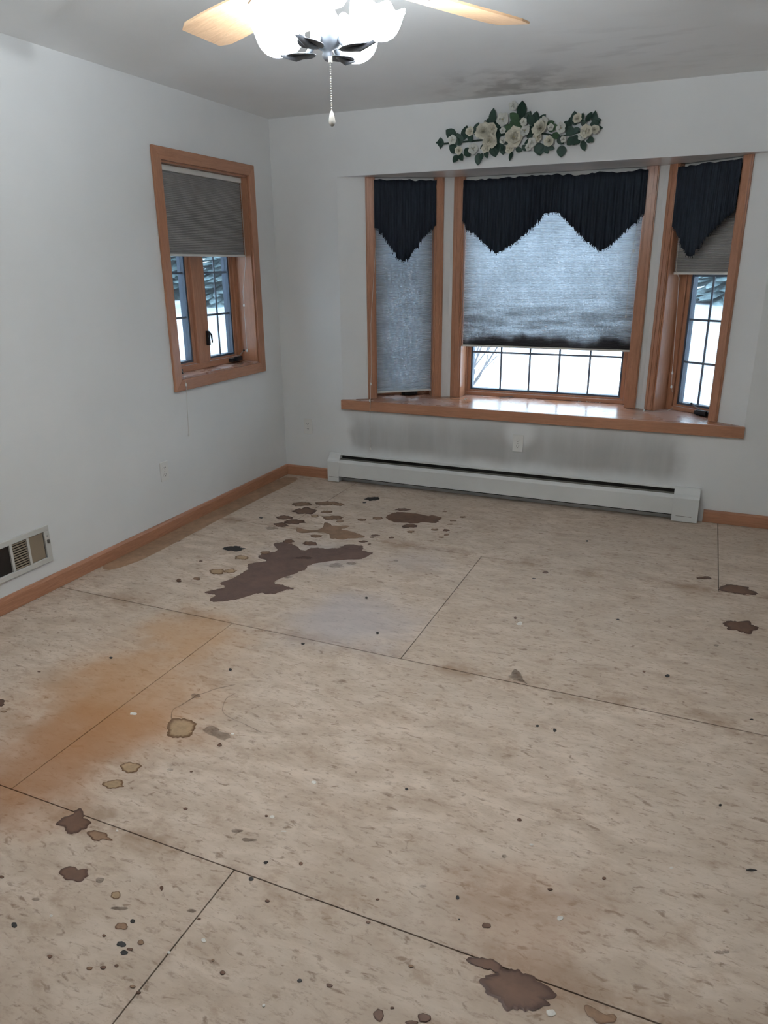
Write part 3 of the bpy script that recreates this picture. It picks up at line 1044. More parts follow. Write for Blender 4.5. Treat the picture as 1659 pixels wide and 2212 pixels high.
# ------------------------------------------------------------------ pleated cell shades
def make_shade(name, loc, rz, x0, x1, ztop, zbot, mat, label, y=0.045, tilt=0.0):
    root = tag(empty(name, (loc[0], loc[1], 0), rz), label, 'window shade')
    MB().box(x0, x1, y - 0.020, y + 0.020, ztop - 0.030, ztop).build('headrail', M['white_plastic'], root, bevel=0.003)
    pitch = 0.0095
    n = int((ztop - 0.030 - zbot - 0.012) / pitch)
    m = MB()
    nx = 10
    for sgn in (-1, 1):
        b = len(m.v)
        for i in range(2 * n + 1):
            z = ztop - 0.030 - (ztop - 0.030 - zbot - 0.012) * i / (2 * n)
            d = 0.010 if i % 2 else 0.003
            for k in range(nx + 1):
                xx = x0 + 0.002 + (x1 - x0 - 0.004) * k / nx
                m.v.append((xx, y + sgn * d, z + tilt * (k / nx - 0.5) * (i / (2 * n))))
        for i in range(2 * n):
            for k in range(nx):
                q = b + i * (nx + 1) + k
                m.f.append((q, q + 1, q + nx + 2, q + nx + 1) if sgn < 0 else (q, q + nx + 1, q + nx + 2, q + 1))
    m.build('pleated_cloth', mat, root)
    r = MB().box(x0, x1, y - 0.012, y + 0.012, zbot, zbot + 0.013)
    if tilt:
        r.v = [(a, b_, c + tilt * ((a - x0) / (x1 - x0) - 0.5)) for a, b_, c in r.v]
    r.build('bottom_rail', M['white_plastic'], root, bevel=0.002)
    return root


def add_cord(root, pts, knobs, r=0.0016):
    """pts in world space"""
    inv = root.matrix_basis.inverted()
    L = [inv @ Vector(p) for p in pts]
    c = MB().tube(L, r, 5).build('cord', M['cord'], root, smooth=True)
    for k in knobs:
        p = inv @ Vector(k)
        MB().lathe([(0.0015, 0.012), (0.0045, 0.009), (0.0065, 0.0), (0.006, -0.006), (0.001, -0.008)], 8, tuple(p)).build('knob', M['white_plastic'], c)
    return c


sh1 = make_shade('cellular_shade', (0, 0), PI / 2, WY0 + 0.013, WY1 - 0.013, WZ1 - 0.012, 1.575, M['shade_dark'],
                 'dark grey half raised pleated shade in the side wall window', 0.055)
sh2 = make_shade('cellular_shade', LA, rzL, OPL[0] + 0.012, OPL[1] - 0.012, ZF - 0.003, 0.640, M['shade_lit'],
                 'pale narrow pleated shade lowered to the sill, left of the wide shade', 0.045, 0.010)
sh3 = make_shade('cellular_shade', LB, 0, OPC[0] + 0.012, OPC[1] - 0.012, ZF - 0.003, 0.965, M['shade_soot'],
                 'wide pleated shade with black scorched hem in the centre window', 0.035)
sh4 = make_shade('cellular_shade', RB, rzR, OPR[0] + 0.012, OPR[1] - 0.012, ZF - 0.003, 1.446, M['shade_dark'],
                 'narrow grey pleated shade raised above the casement with the white cord', 0.055)
# cords, each from its headrail down
Rw1 = lambda u, v, off: hit(0, -off, u, v)
pj = [Rw1(520, 560, 0.055), Rw1(525, 630, 0.05), Rw1(527, 660, 0.05), Rw1(531, 720, 0.045), Rw1(534, 758, 0.045)]
for p in pj:
    p.y = min(p.y, WY1 - 0.015)
add_cord(sh1, [Vector((-0.03, WY1 - 0.03, WZ1 - 0.04)), Vector((-0.03, WY1 - 0.03, 1.55))] + pj[1:], [pj[2], pj[4]])
pe = [Rw1(397, 806, -0.008), Rw1(402, 832, -0.026), Rw1(405, 890, -0.026), Rw1(408, 940, -0.024)]
add_cord(sh1, [Vector((-0.03, WY0 + 0.04, WZ1 - 0.04)), Vector((-0.03, WY0 + 0.045, 0.95)), Vector((-0.01, WY0 + 0.05, WZ0 + 0.03))] + pe, [pe[1], pe[3]])
yy = -0.030
pe = [hit(1, yy, 801, 700), hit(1, yy, 802, 800), hit(1, yy, 801, 830), hit(1, yy, 799, 900), hit(1, yy, 800, 970)]
add_cord(sh2, [Vector((*P2(LA, tL, nL, OPL[0] + 0.022, 0.022), ZF - 0.05)), Vector((*P2(LA, tL, nL, OPL[0] + 0.018, 0.020), 1.70))] + pe, [pe[2], hit(1, yy, 799, 866), pe[4]])
yc = CB + 0.014
pe = [hit(1, yc, 1362, 560), hit(1, yc, 1356, 640), hit(1, yc, 1352, 684)]
add_cord(sh3, [Vector((2.37, CB + 0.014, ZF - 0.05)), Vector((2.365, CB + 0.014, 1.7))] + pe, [pe[2], hit(1, yc, 1369, 543)], 0.0012)


def rb(u, v, off):
    """sight line onto the right bay plane pushed out by off"""
    d = ray(u, v)
    A_ = RB + nR * off
    k = ((A_ - CAM.xy).dot(nR)) / d.xy.dot(nR)
    return CAM + d * k


pe = [rb(1467, 600, 0.05), rb(1460, 700, 0.05), rb(1452, 806, 0.05), rb(1450, 836, 0.05)]
pf = [floor_pt(1456, 862, ZS + 0.05), floor_pt(1452, 882, ZS + 0.012), floor_pt(1440, 888, ZS + 0.004), floor_pt(1415, 889, ZS + 0.003), floor_pt(1391, 887, ZS + 0.003)]
add_cord(sh4, [Vector((*P2(RB, tR, nR, OPR[0] + 0.03, 0.03), ZF - 0.05)), Vector((*P2(RB, tR, nR, OPR[0] + 0.035, 0.03), 1.47))] + pe + pf, [pe[2], pe[3], pf[4]])


# ------------------------------------------------------------------ valances
def make_valance(loc, rz, x0, x1, ztop, prof, label, y=-0.012, seed=1):
    root = tag(empty('window_valance', (loc[0], loc[1], 0), rz), label, 'valance', 'bead-fringed valances in the bay')
    rnd = random.Random(seed)
    ph = rnd.random() * 9

    def low(x):
        for (a, za), (b, zb_) in zip(prof[:-1], prof[1:]):
            if a <= x <= b:
                t = (x - a) / max(1e-6, b - a)
                return za + (zb_ - za) * t
        return prof[-1][1]

    def lowz(x):
        # gathered cloth: the edge falls in small steps, fold by fold
        st = 0.044 + 0.012 * math.sin(x * 23 + ph)
        q = math.floor(x / st) * st + st / 2
        return low(x) * 0.40 + low(min(max(q, x0), x1)) * 0.60

    def fold(x):
        return 0.55 * math.sin(x * 2 * PI / 0.047 + ph + 1.5 * math.sin(x * 9)) + 0.3 * math.sin(x * 2 * PI / 0.019 + 2 * ph)

    nx = int((x1 - x0) / 0.004)
    nz = 14
    m = MB()
    for i in range(nx + 1):
        x = x0 + (x1 - x0) * i / nx
        top = ztop + 0.010 * mnoise.noise(Vector((x * 26, ph, 0))) + 0.010 * mnoise.noise(Vector((x * 9, ph, 3)))
        zb_ = lowz(x)
        for k in range(nz + 1):
            t = k / nz
            z = top + (zb_ - top) * t
            dep = z - ztop
            amp = 0.004 + 0.012 * t
            ruf = 0.010 * mnoise.noise(Vector((x * 40, z * 30, ph))) if dep > -0.05 else 0
            pinch = 0.010 if abs(dep + 0.035) < 0.012 else 0.0
            m.v.append((x, y - amp * fold(x) - 0.004 + ruf + pinch * 0.4, z))
    for i in range(nx):
        for k in range(nz):
            q = i * (nz + 1) + k
            m.f.append((q, q + 1, q + nz + 2, q + nz + 1))
    cl = m.build('gathered_cloth', M['cloth'], root, smooth=True)
    sd = cl.modifiers.new('thick', 'SOLIDIFY')
    sd.thickness = 0.0015
    f = MB()
    x = x0 + 0.004
    while x < x1:
        z = lowz(x) + 0.001
        yy_ = y - 0.016 * fold(x) - 0.004
        L = rnd.uniform(0.010, 0.017)
        b = len(f.v)
        sl = rnd.uniform(-0.002, 0.002)
        f.v += [(x - 0.0006, yy_, z), (x + 0.0006, yy_, z), (x + sl - 0.0026, yy_, z - L * 0.6), (x + sl + 0.0026, yy_, z - L * 0.6),
                (x + sl, yy_ - 0.0026, z - L * 0.6), (x + sl, yy_ + 0.0026, z - L * 0.6), (x + sl, yy_, z - L)]
        f.f += [(b, b + 1, b + 3, b + 2)] + [(b + p_, b + q_, b + 6) for p_, q_ in ((2, 4), (4, 3), (3, 5), (5, 2))] + \
               [(b + p_, b + q_, b) for p_, q_ in ((2, 4), (4, 3), (3, 5), (5, 2))]
        x += rnd.uniform(0.0075, 0.011)
    tag(f.build('bead_fringe', M['fringe'], root), kind='stuff')
    MB().tube([(x0 - 0.002, y + 0.016, ztop - 0.034), (x1 + 0.002, y + 0.016, ztop - 0.034)], 0.005, 8).build('curtain_rod', M['white_plastic'], root)
    return root


make_valance(LA, rzL, 0.244, 0.660, 2.046, [(0.24, 1.76), (0.27, 1.735), (0.33, 1.66), (0.40, 1.56), (0.442, 1.535), (0.50, 1.575), (0.55, 1.66), (0.64, 1.745), (0.67, 1.78)],
             'small navy one-point bead-fringed valance over the lowered narrow shade', seed=3)
ox = LB.x
make_valance(LB, 0, 1.246 - ox, 2.402 - ox, 2.044,
             [(1.24 - ox, 1.80), (1.27 - ox, 1.745), (1.34 - ox, 1.70), (1.482 - ox, 1.578), (1.60 - ox, 1.64), (1.73 - ox, 1.745), (1.80 - ox, 1.822), (1.88 - ox, 1.825),
              (1.93 - ox, 1.78), (2.03 - ox, 1.68), (2.157 - ox, 1.585), (2.22 - ox, 1.62), (2.30 - ox, 1.70), (2.37 - ox, 1.755), (2.41 - ox, 1.82)],
             'wide navy two-point bead-fringed valance over the scorched shade', seed=5)
make_valance(RB, rzR, OPR[0] + 0.004, OPR[1] - 0.004, 2.046,
             [(0.09, 1.72), (0.13, 1.69), (0.17, 1.63), (0.21, 1.57), (0.245, 1.545), (0.29, 1.59), (0.35, 1.67), (0.42, 1.735), (0.46, 1.77), (0.50, 1.80)],
             'small navy one-point bead-fringed valance over the raised narrow shade', seed=8)

# ------------------------------------------------------------------ baseboard heater
hx0, hx1 = 0.388, 2.922
ht = tag(empty('baseboard_heater', ((hx0 + hx1) / 2, 0, 0)), 'long white metal baseboard heater under the bay window', 'heater')
HX = (hx0 + hx1) / 2
a0, a1 = hx0 - HX, hx1 - HX
MB().box(a0 + 0.02, a1 - 0.02, -0.004, -0.0006, 0.02, 0.198).build('back_plate', M['fin'], ht)  # plate coloured dark to paint in the shade inside the slot
MB().extrude_x([(-0.0006, 0.200), (-0.0006, 0.206), (-0.020, 0.206), (-0.026, 0.203), (-0.026, 0.196), (-0.022, 0.199)], a0 + 0.05, a1 - 0.08).build('hood', M['heater'], ht)
MB().extrude_x([(-0.066, 0.046), (-0.069, 0.046), (-0.069, 0.150), (-0.064, 0.163), (-0.050, 0.170), (-0.049, 0.167), (-0.062, 0.160), (-0.066, 0.149)],
               a0 + 0.05, a1 - 0.08).build('front_panel', M['heater'], ht)
MB().extrude_x([(-0.044, 0.166), (-0.030, 0.176), (-0.029, 0.174), (-0.043, 0.164)], a0 + 0.09, a1 - 0.13).build('damper', M['damper'], ht)
MB().box(a0 + 0.06, a1 - 0.08, -0.058, -0.006, 0.055, 0.150).build('fin_element', M['fin'], ht)
for s, wdt in ((0, 0.092), (1, 0.148)):
    b0, b1 = (a0, a0 + wdt) if s == 0 else (a1 - wdt, a1)
    c = MB().extrude_x([(-0.0006, 0.004), (-0.071, 0.004), (-0.071, 0.152), (-0.065, 0.165), (-0.048, 0.174), (-0.030, 0.200), (-0.026, 0.209), (-0.0006, 0.209)], b0, b1) \
        .build('end_cap', M['heater'], ht, bevel=0.0015)
    MB().box(b0 + 0.012 * (s + 1), b1 - 0.004 - 0.03 * s, -0.0722, -0.0705, 0.038, 0.040).build('seam', M['slot'], c)

# ------------------------------------------------------------------ outlets
def make_outlet(loc, rz, label):
    r = tag(empty('wall_outlet', loc, rz), label, 'outlet', 'ivory wall outlets')
    MB().box(-0.035, 0.035, -0.006, -0.0004, -0.0575, 0.0575).build('cover_plate', M['outlet'], r, bevel=0.003)
    for z in (-0.020, 0.020):
        pts = [(0.0165 * math.cos(t), 0.0145 * math.sin(t)) for t in [2 * PI * k / 14 for k in range(14)]]
        b = MB()
        b.v = [(x, -0.0085, z + q) for x, q in pts] + [(x, -0.0055, z + q) for x, q in pts]
        b.f = [tuple(range(14))] + [((k + 1) % 14, k, 14 + k, 14 + (k + 1) % 14) for k in range(14)]
        o = b.build('receptacle', M['outlet'], r)
        s = MB().box(-0.0075, -0.0055, -0.0092, -0.0083, z - 0.001, z + 0.008).box(0.0055, 0.0075, -0.0092, -0.0083, z - 0.001, z + 0.007)
        s.box(-0.002, 0.002, -0.0092, -0.0083, z - 0.009, z - 0.005).build('slots', M['slot'], o)
    MB().lathe([(0.003, 0), (0.0001, 0.0015)], 8).build('screw', M['steel'], r, loc=(0, -0.006, 0)).rotation_euler = (PI / 2, 0, 0)
    return r


make_outlet((0.203, 0, 0.386), 0, 'ivory wall outlet between the wall corner and the heater')
make_outlet((1.781, 0, 0.392), 0, 'ivory wall outlet on sooty wall above the heater')
make_outlet((0, -1.385, 0.377), PI / 2, 'ivory wall outlet below the side wall window')

# ------------------------------------------------------------------ wall register
vy0, vy1, vz0, vz1 = -2.80, -2.262, 0.150, 0.335
vr = tag(empty('wall_register', (0, (vy0 + vy1) / 2, vz0), PI / 2), 'white metal air register with louvers low on the side wall', 'vent')
L2 = (vy1 - vy0) / 2
hh = vz1 - vz0
MB().box(-L2 + 0.012, L2 - 0.012, -0.002, -0.0005, 0.012, hh - 0.012).build('duct_back', M['vent_dark'], vr)
m = MB()
m.box(-L2, L2, -0.012, -0.0003, 0, 0.026).box(-L2, L2, -0.012, -0.0003, hh - 0.026, hh)
m.box(-L2, -L2 + 0.030, -0.012, -0.0003, 0.026, hh - 0.026).box(L2 - 0.030, L2, -0.012, -0.0003, 0.026, hh - 0.026)
m.build('frame', M['vent'], vr, bevel=0.002)
secs = [L2 - 0.030 - k * ((2 * L2 - 0.06) / 5) for k in range(6)]
for k in range(1, 5):
    MB().box(secs[k] - 0.0065, secs[k] + 0.0065, -0.011, -0.0015, 0.026, hh - 0.026).build('divider', M['vent'], vr)
for k in (0, 4):
    MB().box(secs[k + 1] + 0.0065, secs[k] - 0.006, -0.006, -0.003, 0.027, hh - 0.027).build('damper_plate', M['vent_louver'], vr)
for k in (1, 3):
    nl = 11
    lv = None
    for i in range(nl):
        z = 0.032 + (hh - 0.064) * i / (nl - 1)
        if lv is None:
            wv = (secs[k] - secs[k + 1]) / 2 - 0.0065
            lv = MB().extrude_x([(-0.0095, -0.0028), (-0.010, -0.0018), (-0.005, 0.0028), (-0.004, 0.0018)], -wv, wv).build('louver', M['vent_louver'], vr)
            lv.location = ((secs[k] + secs[k + 1]) / 2, 0, z)
        else:
            inst(lv, vr, ((secs[k] + secs[k + 1]) / 2, 0, z))
MB().box(L2 - 0.020, L2 - 0.010, -0.022, -0.010, hh * 0.52, hh * 0.62).build('lever', M['damper'], vr, bevel=0.002)
MB().ball((L2 - 0.015, -0.0125, hh * 0.72), 0.004, 8, 4).build('screw', M['steel'], vr)

# ------------------------------------------------------------------ silk flower garland above the bay
gx = lambda u, v: (hit(1, -0.03, 920 + u * 0.2411, 200 + v * 0.2411))
gar = tag(empty('flower_garland', (1.67, -0.002, 2.12)), 'artificial garland of cream flowers and dark green leaves above the bay', 'garland')
GO = Vector((1.67, -0.002, 2.12))


def leaf_mesh():
    m = MB()
    n = 6
    for i in range(n + 1):
        t = i / n
        wd = 0.34 * math.sin(PI * min(1, t * 0.92 + 0.04)) ** 0.8 * (1 - 0.35 * t)
        if i == n:
            wd = 0.004
        z = -0.10 * t * t
        m.v += [(-wd, t, z - 0.05 * (1 - t) + 0.06), (0, t, z), (wd, t, z - 0.05 * (1 - t) + 0.06)]
    for i in range(n):
        b = i * 3
        m.f += [(b, b + 1, b + 4, b + 3), (b + 1, b + 2, b + 5, b + 4)]
    return m


lp = {}
for k, mt in (('a', 'leaf'), ('b', 'leaf2')):
    o = leaf_mesh().build('leaf', M[mt], gar, smooth=True)
    lp[k] = o
first = {'a': True, 'b': True}


def put_leaf(bu, bv, tu, tv, wide=1.0, depth=0.0, kind='a'):
    B, T = gx(bu, bv), gx(tu, tv)
    d = T - B
    L = d.length
    yv = Vector((d.x, random.uniform(-0.25, 0.05) * L, d.z)).normalized()
    nrm = Vector((random.uniform(-.35, .35), -1, random.uniform(-.2, .35)))
    xv = yv.cross(nrm).normalized()
    zv = xv.cross(yv).normalized()
    mt = Matrix((xv, yv, zv)).transposed().to_4x4()
    o = lp[kind]
    if first[kind]:
        first[kind] = False
    else:
        o = o.copy()
        col.objects.link(o)
        o.parent = gar
    mt = Matrix.Translation(Vector((B.x, -0.024 + depth, B.z)) - GO) @ mt @ Matrix.Diagonal((L * wide, L, L, 1))
    o.matrix_basis = mt
    return o


LEAVES = [(130, 490, 125, 398, 1.0), (140, 440, 85, 450, .7), (125, 455, 125, 505, .8), (265, 400, 178, 335, 1.1), (250, 380, 235, 325, 1.0),
          (330, 420, 362, 290, .9), (300, 470, 280, 360, 1.2), (280, 530, 200, 470, 1.0), (285, 560, 240, 625, 1.1), (300, 545, 330, 610, 1.1),
          (350, 500, 400, 575, 1.2), (440, 380, 470, 265, .9), (420, 370, 340, 340, 1.0), (500, 330, 430, 285, 1.0), (590, 290, 612, 138, .75),
          (620, 280, 540, 235, .9), (610, 300, 680, 270, 1.0), (470, 540, 460, 652, .9), (500, 540, 490, 610, 1.0), (530, 510, 545, 588, .9),
          (590, 470, 620, 575, 1.1), (640, 400, 660, 300, 1.1), (640, 440, 690, 520, 1.2), (690, 470, 690, 558, 1.2), (650, 500, 580, 550, 1.0),
          (770, 530, 748, 612, .7), (800, 500, 860, 520, 1.0), (850, 230, 858, 66, .95), (880, 260, 935, 160, .9), (830, 260, 750, 180, .9, 'b'),
          (800, 330, 790, 200, 1.2, 'b'), (780, 330, 700, 300, 1.0, 'b'), (860, 330, 820, 230, 1.2, 'b'), (950, 300, 990, 160, .9), (960, 290, 920, 190, 1.0),
          (1010, 260, 1070, 190, 1.0), (940, 390, 930, 290, 1.1), (1080, 290, 1150, 255, .9, 'b'), (1090, 330, 1180, 290, 1.0, 'b'), (1130, 370, 1200, 400, 1.1, 'b'),
          (1130, 350, 1100, 300, 1.1, 'b'), (960, 420, 880, 460, 1.0), (1010, 450, 1025, 565, 1.3), (1050, 470, 1000, 530, 1.1), (1090, 490, 1150, 500, 1.0),
          (1060, 480, 1090, 545, 1.0), (1215, 470, 1208, 580, 1.2), (1180, 400, 1230, 460, 1.1), (1290, 320, 1240, 250, 1.2), (1330, 290, 1330, 160, .9),
          (1290, 280, 1300, 210, 1.1), (1380, 260, 1410, 180, 1.0), (1430, 260, 1485, 165, .8), (1500, 280, 1520, 158, .7), (1490, 270, 1570, 235, .9),
          (1500, 310, 1582, 312, .7), (1330, 400, 1260, 470, 1.2), (1350, 420, 1310, 470, 1.2), (1320, 350, 1380, 320, 1.2), (1400, 430, 1422, 522, .9),
          (1460, 400, 1500, 445, 1.1), (1440, 420, 1470, 450, 1.0), (1300, 400, 1380, 450, 1.2), (1250, 320, 1330, 370, 1.2), (730, 460, 690, 400, 1.1),
          (640, 360, 600, 470, 1.1), (560, 300, 520, 250, 1.0), (900, 400, 960, 360, 1.0), (250, 420, 310, 450, 1.2), (380, 440, 420, 380, 1.2),
          (1420, 300, 1400, 240, 1.1), (1470, 290, 1560, 270, 1.0), (860, 470, 900, 520, 1.0), (560, 470, 480, 500, 1.0), (730, 330, 650, 360, 1.0)]
for l in LEAVES:
    put_leaf(*l[:4], wide=l[4] * 1.3, depth=random.uniform(-0.004, 0.010), kind=l[5] if len(l) > 5 else 'a')


def flower_mesh(layers, petals, open_=1.0, seed=0):
    """rose-like head: rings of cupped petals, unit radius, facing +z"""
    rnd = random.Random(seed)
    m = MB()
    for L in range(layers):
        t = L / max(1, layers - 1) if layers > 1 else 0
        R = 1.0 - 0.72 * t
        tilt = math.radians(14 + 62 * t) * open_
        npt = max(3, int(petals * (1 - 0.4 * t)))
        for k in range(npt):
            th = 2 * PI * (k + 0.5 * (L % 2)) / npt + rnd.uniform(-.15, .15)
            ln = R * rnd.uniform(0.85, 1.08)
            wd = ln * math.tan(PI / npt) * 1.25
            b = len(m.v)
            for i in range(4):
                s = i / 3
                ww = wd * (0.35 + 0.65 * math.sin(PI * (0.12 + 0.72 * s)))
                for q in (-1, -0.35, 0.35, 1):
                    rr = ln * s * math.cos(tilt) + 0.03
                    zz = ln * s * math.sin(tilt) + 0.10 * q * q * s + 0.15 * t - 0.06 * s * s * (1 - t)
                    px, py = rr, ww * q
                    m.v.append((px * math.cos(th) - py * math.sin(th), px * math.sin(th) + py * math.cos(th), zz))
            for i in range(3):
                for q in range(3):
                    c = b + i * 4 + q
                    m.f.append((c, c + 1, c + 5, c + 4))
    return m


fm = [flower_mesh(4, 7, 1.0, 1), flower_mesh(3, 6, 0.9, 2), flower_mesh(2, 5, 0.75, 3), flower_mesh(5, 9, 1.0, 4)]
fproto = []
for i, q in enumerate(fm):
    o = q.build('flower', M['petal' if i != 2 else 'petal2'], gar, smooth=True)
    h = MB().ball((0, 0, 0.12), 0.16, 8, 5).build('flower_heart', M['stamen'], o, smooth=True)
    fproto.append([o, h, True])
FLOW = [(520, 350, 82, 3), (575, 430, 78, 0), (600, 330, 60, 1), (545, 495, 46, 1), (790, 400, 92, 0), (755, 500, 44, 1), (890, 345, 48, 2),
        (1025, 320, 76, 3), (1060, 265, 46, 2), (1005, 400, 44, 1), (1105, 435, 52, 0), (300, 520, 42, 0), (1360, 235, 44, 0), (690, 240, 58, 2),
        (785, 125, 40, 2), (880, 265, 34, 2), (1440, 350, 58, 1), (1515, 335, 42, 0), (1395, 395, 34, 2), (1215, 320, 46, 2), (430, 505, 48, 2),
        (955, 445, 40, 2), (395, 350, 42, 1), (690, 340, 28, 2), (1235, 420, 28, 2), (245, 425, 42, 2), (690, 430, 30, 2), (920, 490, 30, 2), (1120, 310, 30, 2)]
for (u, v, r, k) in FLOW:
    P = gx(u, v)
    o, h, fresh = fproto[k]
    rad = r * 0.2411 * 3.75 / FOC
    if fresh:
        fproto[k][2] = False
        c = o
    else:
        c = o.copy()
        col.objects.link(c)
        c.parent = gar
        hc = h.copy()
        col.objects.link(hc)
        hc.parent = c
    zv = Vector((random.uniform(-.35, .35), -1, random.uniform(-.30, .25))).normalized()
    xv = zv.cross(Vector((0, 0, 1))).normalized()
    yv = zv.cross(xv)
    rot = Matrix((xv, yv, zv)).transposed().to_4x4() @ Matrix.Rotation(random.uniform(0, 6), 4, 'Z')
    c.matrix_basis = Matrix.Translation(Vector((P.x, -0.034 - random.uniform(0, 0.012), P.z)) - GO) @ rot @ Matrix.Scale(rad, 4)
MB().tube([gx(150, 455) - GO + Vector((0, 0.018, 0)), gx(500, 420) - GO + Vector((0, 0.018, 0)), gx(850, 330) - GO + Vector((0, 0.018, 0)),
           gx(1200, 390) - GO + Vector((0, 0.018, 0)), gx(1540, 310) - GO + Vector((0, 0.018, 0))], 0.005, 6).build('vine_stem', M['leaf'], gar)

# ------------------------------------------------------------------ ceiling fan with a four-cup light kit
FX, FY = 1.906, -2.852
fan = tag(empty('ceiling_fan', (FX, FY, H)), 'ceiling fan with four lit scalloped glass cups and pull chain', 'ceiling fan')
ZL = 2.046 - H                                        # centre of the light kit, below the ceiling
MB().lathe([(0.001, -0.075), (0.03, -0.07), (0.06, -0.045), (0.068, -0.012), (0.068, -0.001), (0.001, -0.0008)], 28).build('canopy', M['fan_white'], fan, smooth=True)
MB().lathe([(0.012, -0.16), (0.012, -0.06)], 14).build('downrod', M['fan_white'], fan, smooth=True)
MB().lathe([(0.001, -0.262), (0.08, -0.262), (0.118, -0.245), (0.128, -0.205), (0.118, -0.165), (0.085, -0.148), (0.02, -0.140), (0.001, -0.140)], 32).build('motor_housing', M['fan_white'], fan, smooth=True)
MB().lathe([(0.001, -0.335), (0.045, -0.335), (0.056, -0.318), (0.056, -0.275), (0.045, -0.258), (0.001, -0.258)], 28).build('switch_housing', M['fan_white'], fan, smooth=True)
BA = math.radians(62)
blade0 = None
for k in range(4):
    th = BA + k * PI / 2
    if blade0 is None:
        n = 10
        m = MB()
        prof = []
        for i in range(n + 1):
            t = i / n
            wd = 0.055 + 0.020 * math.sin(t * PI * 0.6)
            if t > 0.93:
                wd *= 0.82
            prof.append((0.20 + 0.46 * t, wd))
        out = [(x, -w_) for x, w_ in prof] + [(x, w_) for x, w_ in reversed(prof)]
        m.prism(out, -0.003, 0.003)
        blade0 = m.build('blade', M['blade'], fan)
        iron0 = MB().prism([(-0.10, -0.014), (0.02, -0.010), (0.08, -0.035), (0.10, -0.03), (0.10, 0.03), (0.08, 0.035), (0.02, 0.010), (-0.10, 0.014)], -0.008, -0.0032).build('blade_iron', M['bronze'], blade0)
        iron0.location = (0.21, 0, 0)
        b, ir = blade0, iron0
    else:
        b = inst(blade0, fan)
        ir = inst(iron0, b, (0.21, 0, 0))
    b.location = (0, 0, -0.268)
    b.rotation_euler = (math.radians(11), 0, th)

# light kit
MB().lathe([(0.001, ZL - 0.062), (0.006, ZL - 0.060), (0.013, ZL - 0.048), (0.010, ZL - 0.040), (0.030, ZL - 0.030), (0.040, ZL - 0.010), (0.036, ZL + 0.020), (0.022, ZL + 0.045), (0.022, ZL + 0.075)], 20) \
    .build('fitter', M['bronze'], fan, smooth=True)
view = Vector((CAM.x - FX, CAM.y - FY)).normalized()
rgt = Vector((-view.y, view.x))
# rgt points to the right as seen from the room's near side
rgt = rgt if rgt.dot(Vector((1, 0))) > 0 else -rgt
near_right = rgt * 0.147 + view * 0.087
base_ang = math.atan2(near_right.y, near_right.x)
RK = near_right.length * 0.755


def scal(th, i):
    k = i / 8.0
    return 1 + 0.05 * k * k * math.cos(8 * th), 0.006 * k ** 3 * math.cos(8 * th)


cup_prof = [(a_ * 0.76, b_ * 0.66) for a_, b_ in [(0.018, -0.046), (0.034, -0.044), (0.052, -0.036), (0.066, -0.022), (0.075, -0.005), (0.080, 0.014), (0.082, 0.032), (0.083, 0.046), (0.086, 0.056)]]
cup0 = None
for k in range(4):
    a = base_ang + k * PI / 2
    d = Vector((math.cos(a), math.sin(a), 0))
    p = d * RK + Vector((0, 0, ZL + 0.0))
    armp = [Vector((0, 0, ZL - 0.012)) + d * 0.03, Vector((0, 0, ZL - 0.040)) + d * 0.055, Vector((0, 0, ZL - 0.045)) + d * 0.09, p + Vector((0, 0, -0.030))]
    arm = MB().tube(armp, [0.008, 0.007, 0.007, 0.009], 8).build('arm', M['bronze'], fan, smooth=True)
    lf = leaf_mesh().build('arm_leaf', M['bronze'], arm, smooth=True)
    xv = Vector((-d.y, d.x, 0))
    yv = (d + Vector((0, 0, 0.02))).normalized()
    lf.matrix_basis = Matrix.Translation(d * 0.035 + Vector((0, 0, ZL - 0.042))) @ Matrix((xv, yv, xv.cross(yv))).transposed().to_4x4() @ Matrix.Diagonal((0.105, 0.085, 0.07, 1))
    lf.modifiers.new('thick', 'SOLIDIFY').thickness = 0.02
    m = MB().lathe(cup_prof, 48, scallop=scal)
    cp = m.build('glass_cup', M['opal'], fan, smooth=True)
    cp.location = p
    ax = Vector((-d.y, d.x, 0))
    cp.rotation_mode = 'AXIS_ANGLE'
    cp.rotation_axis_angle = (math.radians(16), ax.x, ax.y, ax.z)
    bb = MB().ball((0, 0, -0.016), 0.018, 12, 8, 1.25).build('bulb', M['bulb'], cp, smooth=True)
    ld = bpy.data.lights.new('bulb_light', 'POINT')
    ld.energy = BULB_W
    ld.color = BULB_COL
    ld.shadow_soft_size = 0.014
    lo = bpy.data.objects.new('bulb_light', ld)
    col.objects.link(lo)
    lo.parent = cp
    lo.location = (0, 0, 0.022)
# pull chain
c0 = Vector((0.012, -0.008, ZL - 0.055))
zend = (hit(1, FY, 709, 243).z) - H
ch = MB()
z = c0.z
while z > zend:
    ch.ball((c0.x, c0.y, z), 0.0021, 6, 4)
    z -= 0.0052
pc = tag(ch.build('pull_chain', M['white_plastic'], fan, smooth=True), kind='stuff')
MB().box(c0.x - 0.004, c0.x + 0.004, c0.y - 0.004, c0.y + 0.004, c0.z - 0.012, c0.z + 0.002).build('chain_coupling', M['white_plastic'], fan)
MB().lathe([(0.001, -0.036), (0.006, -0.033), (0.0085, -0.024), (0.006, -0.010), (0.003, -0.002), (0.001, 0)], 12, (c0.x, c0.y, zend + 0.002)).build('chain_finial', M['white_plastic'], pc, smooth=True)

